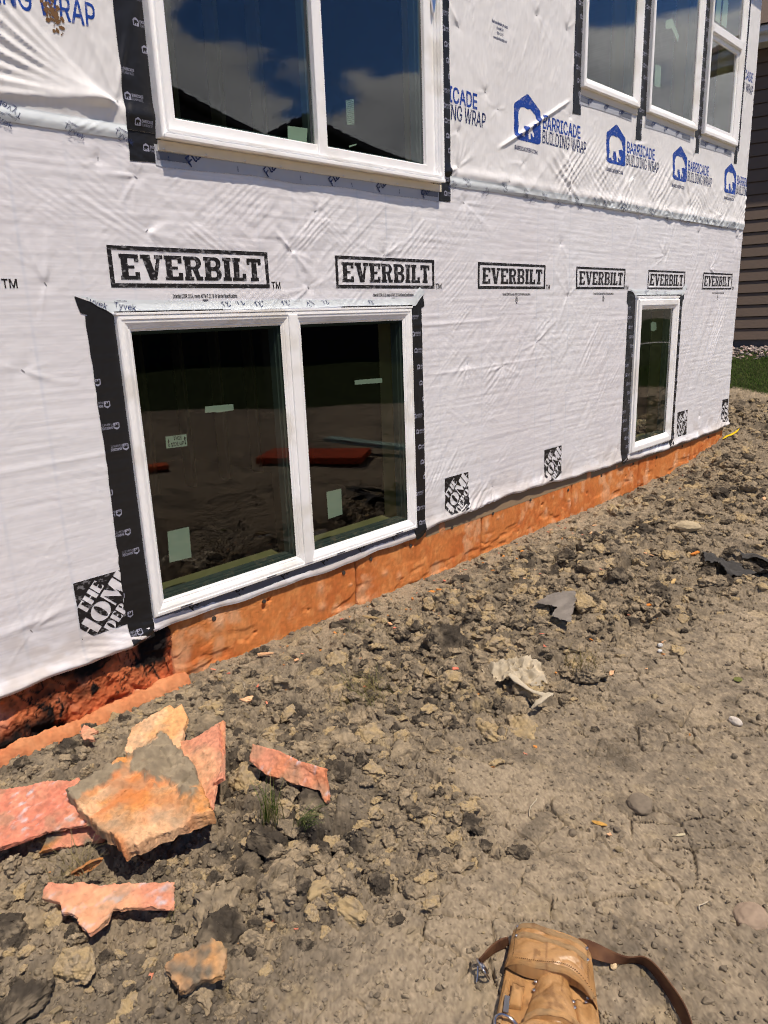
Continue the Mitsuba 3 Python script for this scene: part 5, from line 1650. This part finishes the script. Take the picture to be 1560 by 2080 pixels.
cst = lambda k: (lambda t: k + 0 * t)  # noqa: E731
K = "tool_pouch"
tag(K, "tan leather tool pouch with riveted pockets lying on the cracked soil, its belt spread out", "tool pouch")
back_h = lambda s, t, u, v: .026 + .012 * np.sin(np.pi * s) + .004 * np.sin(v * 22 + u * 8)  # noqa: E731
patch(K + "__back_panel", lambda t: -.004 - .020 * t, lambda t: .190 + .035 * t, cst(.02), cst(.36), back_h, 0.0, "leather_mat", 701)


def flap_h(s, t, u, v):
    x = np.abs(2 * s - 1)
    return .030 + .046 * (1 - x ** 4.6) * (.80 + .20 * np.sin(np.pi * np.clip(t * 1.1, 0, 1))) * sstep(-.12, .12, t) + .006 * t + .004 * np.sin(5 * s + 7 * t)


lip = lambda s: .122 + .030 * s + .012 * np.sin(2 * np.pi * (s + .03)) + .012 * np.exp(-((s - 1) / .12) ** 2)  # noqa: E731
patch(K + "__flap", lambda t: -.002 - .010 * t, lambda t: .188 + .014 * t, cst(0.0), lip, flap_h, lambda u, v: .040 + 0 * u, "leather_mat", 711, 54, 44)


def on_flap(u, v):
    t = np.clip(v / .14, 0, 1)
    s = np.clip((u + .002 + .01 * t) / (.190 + .024 * t), 0, 1)
    return flap_h(s, t, u, v)


def band(key, pts, w, off, m, base, alt, seed, hf):
    p = np.array(pts)
    tt = np.linspace(0, 1, 40)
    c = np.stack([np.interp(tt, np.linspace(0, 1, len(p)), p[:, k]) for k in range(2)], 1)
    from scipy.ndimage import gaussian_filter1d
    c = np.stack([gaussian_filter1d(c[:, k], 3, mode="nearest") for k in range(2)], 1)
    d = np.gradient(c, axis=0)
    d /= np.linalg.norm(d, axis=1, keepdims=True)
    nrm = np.stack([-d[:, 1], d[:, 0]], 1)
    rows = []
    for s in np.linspace(-1, 1, 7):
        q = c + nrm * s * w / 2
        h = hf(q[:, 0], q[:, 1]) + off * (1 - .5 * abs(s) ** 4) * (1 if abs(s) < 1 else -.4) + .001 * np.sin(tt * 30 + s)
        rows.append((q, h))
    U, V_, H = np.array([r[0][:, 0] for r in rows]), np.array([r[0][:, 1] for r in rows]), np.array([r[1] for r in rows])
    me, _ = grid_mesh(pp(U, V_, H))
    return add(key, me, m, smooth=True, color=np.clip(leather(U, V_, seed, base, alt, .6).reshape(-1, 3), 0, 1))


band(K + "__strap", [(.004, .018), (.06, .022), (.12, .028), (.182, .032)], .017, .0042, "suede_mat", SU, SU * 1.2, 721, on_flap)
band(K + "__strap", [(.004, .050), (.06, .051), (.11, .060), (.150, .070), (.186, .074)], .016, .0045, "suede_mat", SU * .95, SU * 1.15, 722, on_flap)
lp = np.linspace(0, 1, 12)
band(K + "__lip", [(-.012 + .214 * s, float(lip(s)) - .006) for s in lp], .016, .0046, "suede_mat", SU * .9, LE, 723, lambda u, v: on_flap(u, np.minimum(v, .14)))


def pocket_h(s, t, u, v):
    x = np.abs(2 * s - 1)
    return .036 + .044 * np.clip(1 - x ** 2.4, 0, 1) ** .8 * (.55 + .55 * t)


plip = lambda s: .252 + .006 * np.sin(np.pi * s) - .02 * (s - .5)  # noqa: E731
patch(K + "__front_pocket", lambda t: .070 - .028 * t, lambda t: .140 + .030 * t, cst(.128), plip, pocket_h, .030, "leather_mat", 731, 44, 36)
patch(K + "__lower_pocket", lambda t: .034 + .0 * t, lambda t: .176 + .004 * t, lambda s: plip(s) - .002, cst(.36), lambda s, t, u, v: .036 + .034 * (1 - np.abs(2 * s - 1) ** 2.6), .030, "leather_mat", 735)
band(K + "__lip", [(.040 + .132 * s, float(plip(s)) - .006) for s in lp], .015, .004, "suede_mat", SU, LE2, 733, lambda u, v: pocket_h(np.clip((u - .042) / .128, 0, 1), np.clip((v - .128) / .124, 0, 1), u, v))
patch(K + "__side_loop", lambda t: .012 - .004 * t, lambda t: .040 - .004 * t, cst(.165), cst(.222), lambda s, t, u, v: .040 + .012 * np.sin(np.pi * np.clip(t, 0, 1)) * (1 - np.abs(2 * s - 1) ** 4), .028, "suede_mat", 741, 16, 16)
patch(K + "__side_pocket", lambda t: .150 + .010 * t, lambda t: .196 + .018 * t, cst(.17), cst(.262), lambda s, t, u, v: .036 + .020 * (1 - np.abs(2 * s - 1) ** 2.5) * (.5 + .5 * t) + .004 * np.sin(s * 9), .026, "suede_mat", 745, 24, 24)
band(K + "__seam", [(.0, .15), (-.004, .20), (-.010, .27)], .012, .0035, "suede_mat", SU, LE, 747, lambda u, v: 0 * u + .028)


def rivet(u, v, h, r=.0042):
    m = trimesh.creation.icosphere(2, r)
    m.vertices[:, 2] *= .55
    m.apply_translation(pp(np.array(u), np.array(v), np.array(h)))
    add(K + "__rivet", m, "steel_mat", smooth=True)


for u, v in ((.010, .018), (.178, .033), (.010, .050), (.180, .074)):
    rivet(u, v, float(on_flap(np.array(u), np.array(v))) + .0045)
for u, v, h in ((.064, .150, .045), (.062, .172, .043), (.066, .186, .043), (.150, .176, .044), (.153, .190, .044), (.182, .150, .036), (.150, .205, .044), (.178, .162, .036)):
    rivet(u, v, h)
stm = []
for kx in np.linspace(.02, .98, 46):
    u_, v_ = -.012 + .214 * kx, float(lip(np.array(kx))) - .017
    stm.append(trimesh.creation.box(extents=[.0028, .0009, .0012]).apply_transform(np.array([[PU[0], PV[0], 0, 0], [PU[1], PV[1], 0, 0], [0, 0, 1, 0], [0, 0, 0, 1.0]])).apply_translation(pp(np.array(u_), np.array(v_), on_flap(np.array(u_), np.array(min(v_, .14))) + .0015)))
for vv in np.linspace(.01, .115, 26):
    for u_ in (.006, .181):
        stm.append(trimesh.creation.box(extents=[.0009, .0028, .0012]).apply_transform(np.array([[PU[0], PV[0], 0, 0], [PU[1], PV[1], 0, 0], [0, 0, 1, 0], [0, 0, 0, 1.0]])).apply_translation(pp(np.array(u_), np.array(vv), on_flap(np.array(u_), np.array(vv)) + .0012)))
mat("thread_mat", (.10, .055, .025), .9, .1)
tag(add(K + "__stitching", cat(stm), "thread_mat"), kind="stuff")
clip = trimesh.creation.box(extents=[.012, .042, .003])
add(K + "__clip", clip.apply_transform(np.array([[PU[0], PV[0], 0, 0], [PU[1], PV[1], 0, 0], [0, 0, 1, 0], [0, 0, 0, 1.0]])).apply_translation(pp(np.array(.004), np.array(.222), np.array(.038))), "steel_mat")
add(K + "__clip", trimesh.creation.box(extents=[.014, .046, .003]).apply_transform(np.array([[PU[0], PV[0], 0, 0], [PU[1], PV[1], 0, 0], [0, 0, 1, 0], [0, 0, 0, 1.0]])).apply_translation(pp(np.array(.197), np.array(.262), np.array(.044))), "steel_mat")
tr = trimesh.creation.torus(.030, .0035, 40, 10)
add(K + "__hammer_ring", tr.apply_transform(trimesh.transformations.rotation_matrix(math.radians(25), [1, 1, 0])).apply_translation(pp(np.array(.012), np.array(.285), np.array(.046))), "steel_mat", smooth=True)


def ribbon(key, lo, hi, m, col, n=70, thick=.0035):
    from scipy.interpolate import CubicSpline
    lo, hi = np.array(lo), np.array(hi)
    t = np.linspace(0, 1, len(lo))
    tt = np.linspace(0, 1, n)
    A, B = CubicSpline(t, lo)(tt), CubicSpline(t, hi)(tt)
    S = np.linspace(0, 1, 9)[:, None, None]
    P = A[None] * (1 - S) + B[None] * S
    du, dv = np.gradient(P, axis=1), np.gradient(P, axis=0)
    nr = np.cross(du, dv)
    nr /= np.linalg.norm(nr, axis=2, keepdims=True)
    bow = .004 * np.sin(np.pi * S)
    loop = np.concatenate([P + nr * (thick / 2 + bow * 0), (P - nr * thick / 2)[::-1], (P + nr * thick / 2)[:1]], 0)
    me, _ = grid_mesh(loop)
    L_ = loop.shape
    u = np.repeat(np.linspace(0, .6, n)[None], L_[0], 0)
    v = np.repeat(np.linspace(0, .1, L_[0])[:, None], n, 1)
    return add(key, me, m, smooth=50 and True, color=np.clip(col(u, v).reshape(-1, 3), 0, 1))


ZB = PZ - .004 + 1.60
lo = np.array([(-0.085, -2.180, -1.575), (-0.072, -2.238, -1.59), (-0.027, -2.262, -1.6), (-0.003, -2.293, -1.6), (-0.006, -2.325, -1.6), (-0.031, -2.367, -1.6), (-0.062, -2.408, -1.6), (-0.09, -2.439, -1.6), (-0.135, -2.465, -1.6)])
hi = np.array([(-0.064, -2.160, -1.552), (-0.053, -2.220, -1.56), (-0.030, -2.272, -1.562), (-0.015, -2.303, -1.552), (-0.018, -2.34, -1.55), (-0.041, -2.385, -1.55), (-0.07, -2.427, -1.55), (-0.103, -2.462, -1.55), (-0.156, -2.501, -1.55)])
lo[:, 2] = gz(lo[:, 0], lo[:, 1]) + np.where(np.arange(9) < 2, .018, .002)
hi[:, 2] = lo[:, 2] + np.array([.018, .022, .030, .038, .040, .040, .040, .04, .04])
BELT = lambda u, v: leather(u, v, 751, np.array([.085, .040, .024]), np.array([.13, .065, .035]), .4)  # noqa: E731
ribbon(K + "__belt", lo, hi, "suede_mat", BELT)
tag(K + "__belt", "dark brown leather belt standing on edge in a curve")
tab = lo[:4] * .5 + hi[:4] * .5
lo2 = np.array([(-0.178, -2.030, 0), (-0.213, -2.011, 0), (-0.249, -2.007, 0), (-0.270, -2.002, 0)])
lo2[:, 2] = gz(lo2[:, 0], lo2[:, 1]) + .004
hi2 = np.array([(-0.190, -2.035, 0), (-0.223, -2.018, 0), (-0.262, -2.018, 0), (-0.285, -2.016, 0)])
hi2[:, 2] = lo2[:, 2] + .042
ribbon(K + "__belt", lo2, hi2, "suede_mat", BELT, 30)
tag(K + "__belt_001", "short belt end carrying the buckle")
bz = float(gz(-.285, -2.03))
for i, (x, y, rx) in enumerate(((-.284, -2.024, 58), (-.290, -2.034, 66))):
    q = trimesh.creation.torus(.019, .0028, 36, 10)
    q.vertices[:, 0] *= 1.25
    add(K + "__buckle", q.apply_transform(trimesh.transformations.rotation_matrix(math.radians(rx), [.4, 1, 0])).apply_translation([x, y, bz + .028 - .006 * i]), "steel_mat", smooth=True)
add(K + "__buckle_tongue", tube([(-.293, -2.018, bz + .030), (-.302, -2.024, bz + .016), (-.312, -2.028, bz + .004)], .0024, 8), "steel_mat", smooth=True)

# ------------------------------------------------------------------ yellow tape end at the corner of the house
yt = np.array([(6.93, -.03, -1.585), (7.0, -.045, -1.56), (7.07, -.06, -1.555), (7.14, -.09, -1.53), (7.22, -.10, -1.50)])
yt[:, 2] += float(gz(7.0, -.06)) + 1.60
mat("yellow_mat", lin(236, 200, 40), .4, .5)
yv = tube(np.stack([np.interp(np.linspace(0, 4, 24), range(5), yt[:, k]) for k in range(3)], 1), .022 * np.sin(np.linspace(.25, 3.0, 24)), 8, .12)
tag(add("yellow_tape", yv, "yellow_mat", smooth=True), "scrap of yellow plastic tape at the foot of the house corner", "tape")

# ------------------------------------------------------------------ boards lying behind the camera, mirrored in the basement panes
def board(key, cx, cy, L_, w, t, rz, col, label, lift=.0, tilt=0):
    m = bx(-L_ / 2, L_ / 2, -w / 2, w / 2, 0, t, .004)
    m.apply_transform(trimesh.transformations.rotation_matrix(math.radians(tilt), [0, 1, 0]))
    m.apply_transform(trimesh.transformations.rotation_matrix(math.radians(rz), [0, 0, 1]))
    m.apply_translation([cx, cy, float(gz(cx, cy)) + .03 + lift])
    return tag(add(key, m, mat(new_key("board_mat"), col, .8, .2)), label, "board")


board("loose_board", 4.0, -3.55, 1.25, .62, .07, 55, lin(165, 66, 36), "orange insulation board lying on the soil, mirrored in the double window")
board("loose_board", 4.75, -3.15, 1.5, .16, .05, 78, lin(150, 175, 165), "pale green plank lying beyond the orange board, mirrored in the double window", .06, 3)
board("loose_board", 2.6, -4.6, .3, .2, .05, 20, lin(205, 92, 52), "short orange offcut mirrored in the left pane of the double window")

# ------------------------------------------------------------------ neighbouring house to the right
NB = "neighbour_house"
tag(NB, "neighbouring house with dark brown lap siding, standing in shade behind the corner", "house")
NX, Y0, Y1 = 11.4, -2.1, 9.0
N0 = len(scene)
mat("siding_mat", lin(118, 104, 94), .75, .25)
mat("fnd_mat", lin(96, 96, 98), .9, .1)
mat("fascia_mat", lin(225, 224, 222), .5, .4)
mat("shingle_mat", rough=.95, spec=.1, tex=VC)
P_ = .183
for i in range(23):
    z = -.60 + i * P_
    V = np.array([[NX - .022, 0, z], [NX - .018, 0, z + P_ * .9], [NX + .02, 0, z + P_ * 1.02], [NX + .03, 0, z]])
    V[:2, 0] += [0, .012]
    m = trimesh.Trimesh(np.vstack([V + [0, Y0, 0], V + [0, Y1, 0]]), [[0, 1, 5], [0, 5, 4], [1, 2, 6], [1, 6, 5], [3, 0, 4], [3, 4, 7], [0, 3, 2], [0, 2, 1], [4, 5, 6], [4, 6, 7]], process=False)
    add(NB + "__siding_board", m, "siding_mat")
add(NB + "__wall", cat([bx(NX + .012, NX + 8, Y0 + .02, Y1, -.8, 3.6)]), "siding_mat")
add(NB + "__foundation", bx(NX + .004, NX + 7.9, Y0 + .03, Y1 - .02, -2.2, -.605), "fnd_mat")
add(NB + "__soffit", bx(NX - .33, NX + .02, Y0 - .4, Y1 + .4, 3.615, 3.63), "soffit_mat")
add(NB + "__fascia", bx(NX - .36, NX - .335, Y0 - .42, Y1 + .42, 3.60, 3.80), "fascia_mat")
add(NB + "__gutter", bx(NX - .46, NX - .363, Y0 - .42, Y1 + .42, 3.69, 3.80, .02), "fascia_mat")
sv, sf, sc = [], [], []
rg = np.random.default_rng(61)
for i in range(26):
    yk = Y0 - .4
    while yk < Y1 + .4:
        w = rg.uniform(.14, .34)
        a, b = NX - .41 + i * .145, NX - .41 + i * .145 + .20
        za = 3.815 + i * .145 * .5
        o = len(sv)
        e = rg.uniform(0, .006)
        sv += [[a, yk, za + .012 + e], [a, yk + w - .006, za + .012 + e], [b, yk + w - .006, za + .10], [b, yk, za + .10], [a, yk, za - .004], [a, yk + w - .006, za - .004]]
        sf += [[o, o + 1, o + 2], [o, o + 2, o + 3], [o, o + 4, o + 5], [o, o + 5, o + 1]]
        c = np.array([.13, .105, .085]) * rg.uniform(.6, 1.5)
        sc += [c] * 6
        yk += w
add(NB + "__shingles", trimesh.Trimesh(sv, sf, process=False), "shingle_mat", color=np.array(sc))
tag(NB + "__shingles", kind="stuff")
add(NB + "__roof", trimesh.Trimesh([[NX - .5, Y0 - .4, 3.80], [NX - .5, Y1 + .4, 3.80], [NX + 4, Y1 + .4, 6.05], [NX + 4, Y0 - .4, 6.05], [NX + 8.5, Y1 + .4, 3.8], [NX + 8.5, Y0 - .4, 3.8]], [[0, 2, 1], [0, 3, 2], [3, 4, 2], [3, 5, 4], [0, 5, 3], [1, 2, 4]], process=False), "roof_mat")

NT = T().translate([NX, 1.2, 0]).rotate([0, 0, 1], 13).translate([-NX, -1.2, 0])
for k in list(scene)[N0:]:
    if scene[k].get("type") == "ply":
        scene[k]["to_world"] = NT
# stones along its foot, lawn in front
Vs, Fs, Cs, off = [], [], [], 0
for i in range(1500):
    y = rg.uniform(-2.2, 3.2)
    x = rg.uniform(10.35, 11.38) - .23 * (y - 1.2)
    v, f = SMALL[int(rg.integers(10))]
    s = rg.uniform(.018, .042)
    q = v * s * rg.uniform(.7, 1.3, 3)
    a = rg.uniform(0, 6.28)
    Vs.append(np.stack([q[:, 0] * math.cos(a) - q[:, 1] * math.sin(a) + x, q[:, 0] * math.sin(a) + q[:, 1] * math.cos(a) + y, q[:, 2] + float(gz(x, y)) + rg.uniform(0, .03)], 1))
    Fs.append(f + off)
    off += len(v)
    Cs.append(np.broadcast_to(np.array([(.42, .33, .29), (.30, .26, .24), (.55, .48, .44), (.20, .17, .17), (.45, .30, .26)][int(rg.integers(5))]) * rg.uniform(.7, 1.2), (len(v), 3)))
add("gravel", trimesh.Trimesh(np.vstack(Vs), np.vstack(Fs), process=False), "clod_mat", smooth=True, color=np.vstack(Cs))
tag("gravel", "pinkish landscaping stones along the neighbouring house", "gravel", kind="stuff")
sp = []
for i in range(26000):
    x, y = rg.uniform(8.4, 10.9), rg.uniform(-2.4, 2.6)
    if x < lawn_edge(y) + rg.normal(0, .04) or x > 10.42 - .23 * (y - 1.2):
        continue
    sp.append((x, y, float(base_z(np.array(x), np.array(y))) - .01, rg.uniform(.04, .085), rg.uniform(.2, 1.0), rg.uniform(0, 6.28), rg.uniform(.004, .008), [(.075, .14, .03), (.055, .11, .022), (.10, .17, .04), (.15, .17, .06)][int(rg.integers(4))]))
bm, bc = blades(sp, rg)
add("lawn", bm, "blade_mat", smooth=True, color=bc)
tag("lawn", "strip of green lawn in front of the neighbouring house", "grass", kind="stuff")


# ------------------------------------------------------------------ houses across the yard, mirrored in the upper windows
def far_house(cx, cy, rz, w, d, ze, zr, col, label, hip=0.0):
    k = new_key("far_house")
    M = trimesh.transformations.rotation_matrix(math.radians(rz), [0, 0, 1])
    M[:3, 3] = [cx, cy, 0]
    mm = mat(new_key("far_siding"), col, .8, .2)
    g = -2.0
    add(k + "__wall", trimesh.creation.extrude_polygon(Polygon([(-w / 2, g), (w / 2, g), (w / 2, ze), (0, zr - .25), (-w / 2, ze)]) if not hip else Polygon([(-w / 2, g), (w / 2, g), (w / 2, ze), (-w / 2, ze)]), d, engine="earcut")
        .apply_transform(np.array([[1, 0, 0, 0], [0, 0, -1, d / 2], [0, 1, 0, 0], [0, 0, 0, 1.0]])).apply_transform(M), mm)
    o = .45
    if hip:
        V = [[-w / 2 - o, -d / 2 - o, ze], [w / 2 + o, -d / 2 - o, ze], [w / 2 + o, d / 2 + o, ze], [-w / 2 - o, d / 2 + o, ze], [-w / 2 + hip, 0, zr], [w / 2 - hip, 0, zr]]
        F = [[0, 1, 5], [0, 5, 4], [1, 2, 5], [2, 3, 4], [2, 4, 5], [3, 0, 4], [0, 3, 2], [0, 2, 1]]
        rm = trimesh.Trimesh(V, F, process=False)
    else:
        sl = (zr - ze) / (w / 2)
        pf = Polygon([(-w / 2 - o, ze - o * sl), (0, zr), (w / 2 + o, ze - o * sl), (w / 2 + o, ze - o * sl + .22), (0, zr + .22), (-w / 2 - o, ze - o * sl + .22)])
        rm = trimesh.creation.extrude_polygon(pf, d + .8, engine="earcut").apply_transform(np.array([[1, 0, 0, 0], [0, 0, -1, d / 2 + .4], [0, 1, 0, 0], [0, 0, 0, 1.0]]))
    add(k + "__roof", rm.apply_transform(M), "roof_mat")
    for x in (-w * .28, w * .2):
        f = bx(-.7, .7, -.06, .0, -.8, .8).apply_translation([x, d / 2 + .05, ze - 1.8])
        add(k + "__window", f.apply_transform(M), "fascia_mat")
    return tag(k, label, "house")


far_house(15.2, -29.1, 27.5, 16, 10, 6.0, 9.4, lin(74, 66, 60), "dark gabled house across the yard, mirrored in the left pane of the wide window")
far_house(20.9, -22.8, 41, 11, 9, 4.7, 7.0, lin(70, 60, 54), "dark house across the yard, mirrored in the right pane of the wide window")
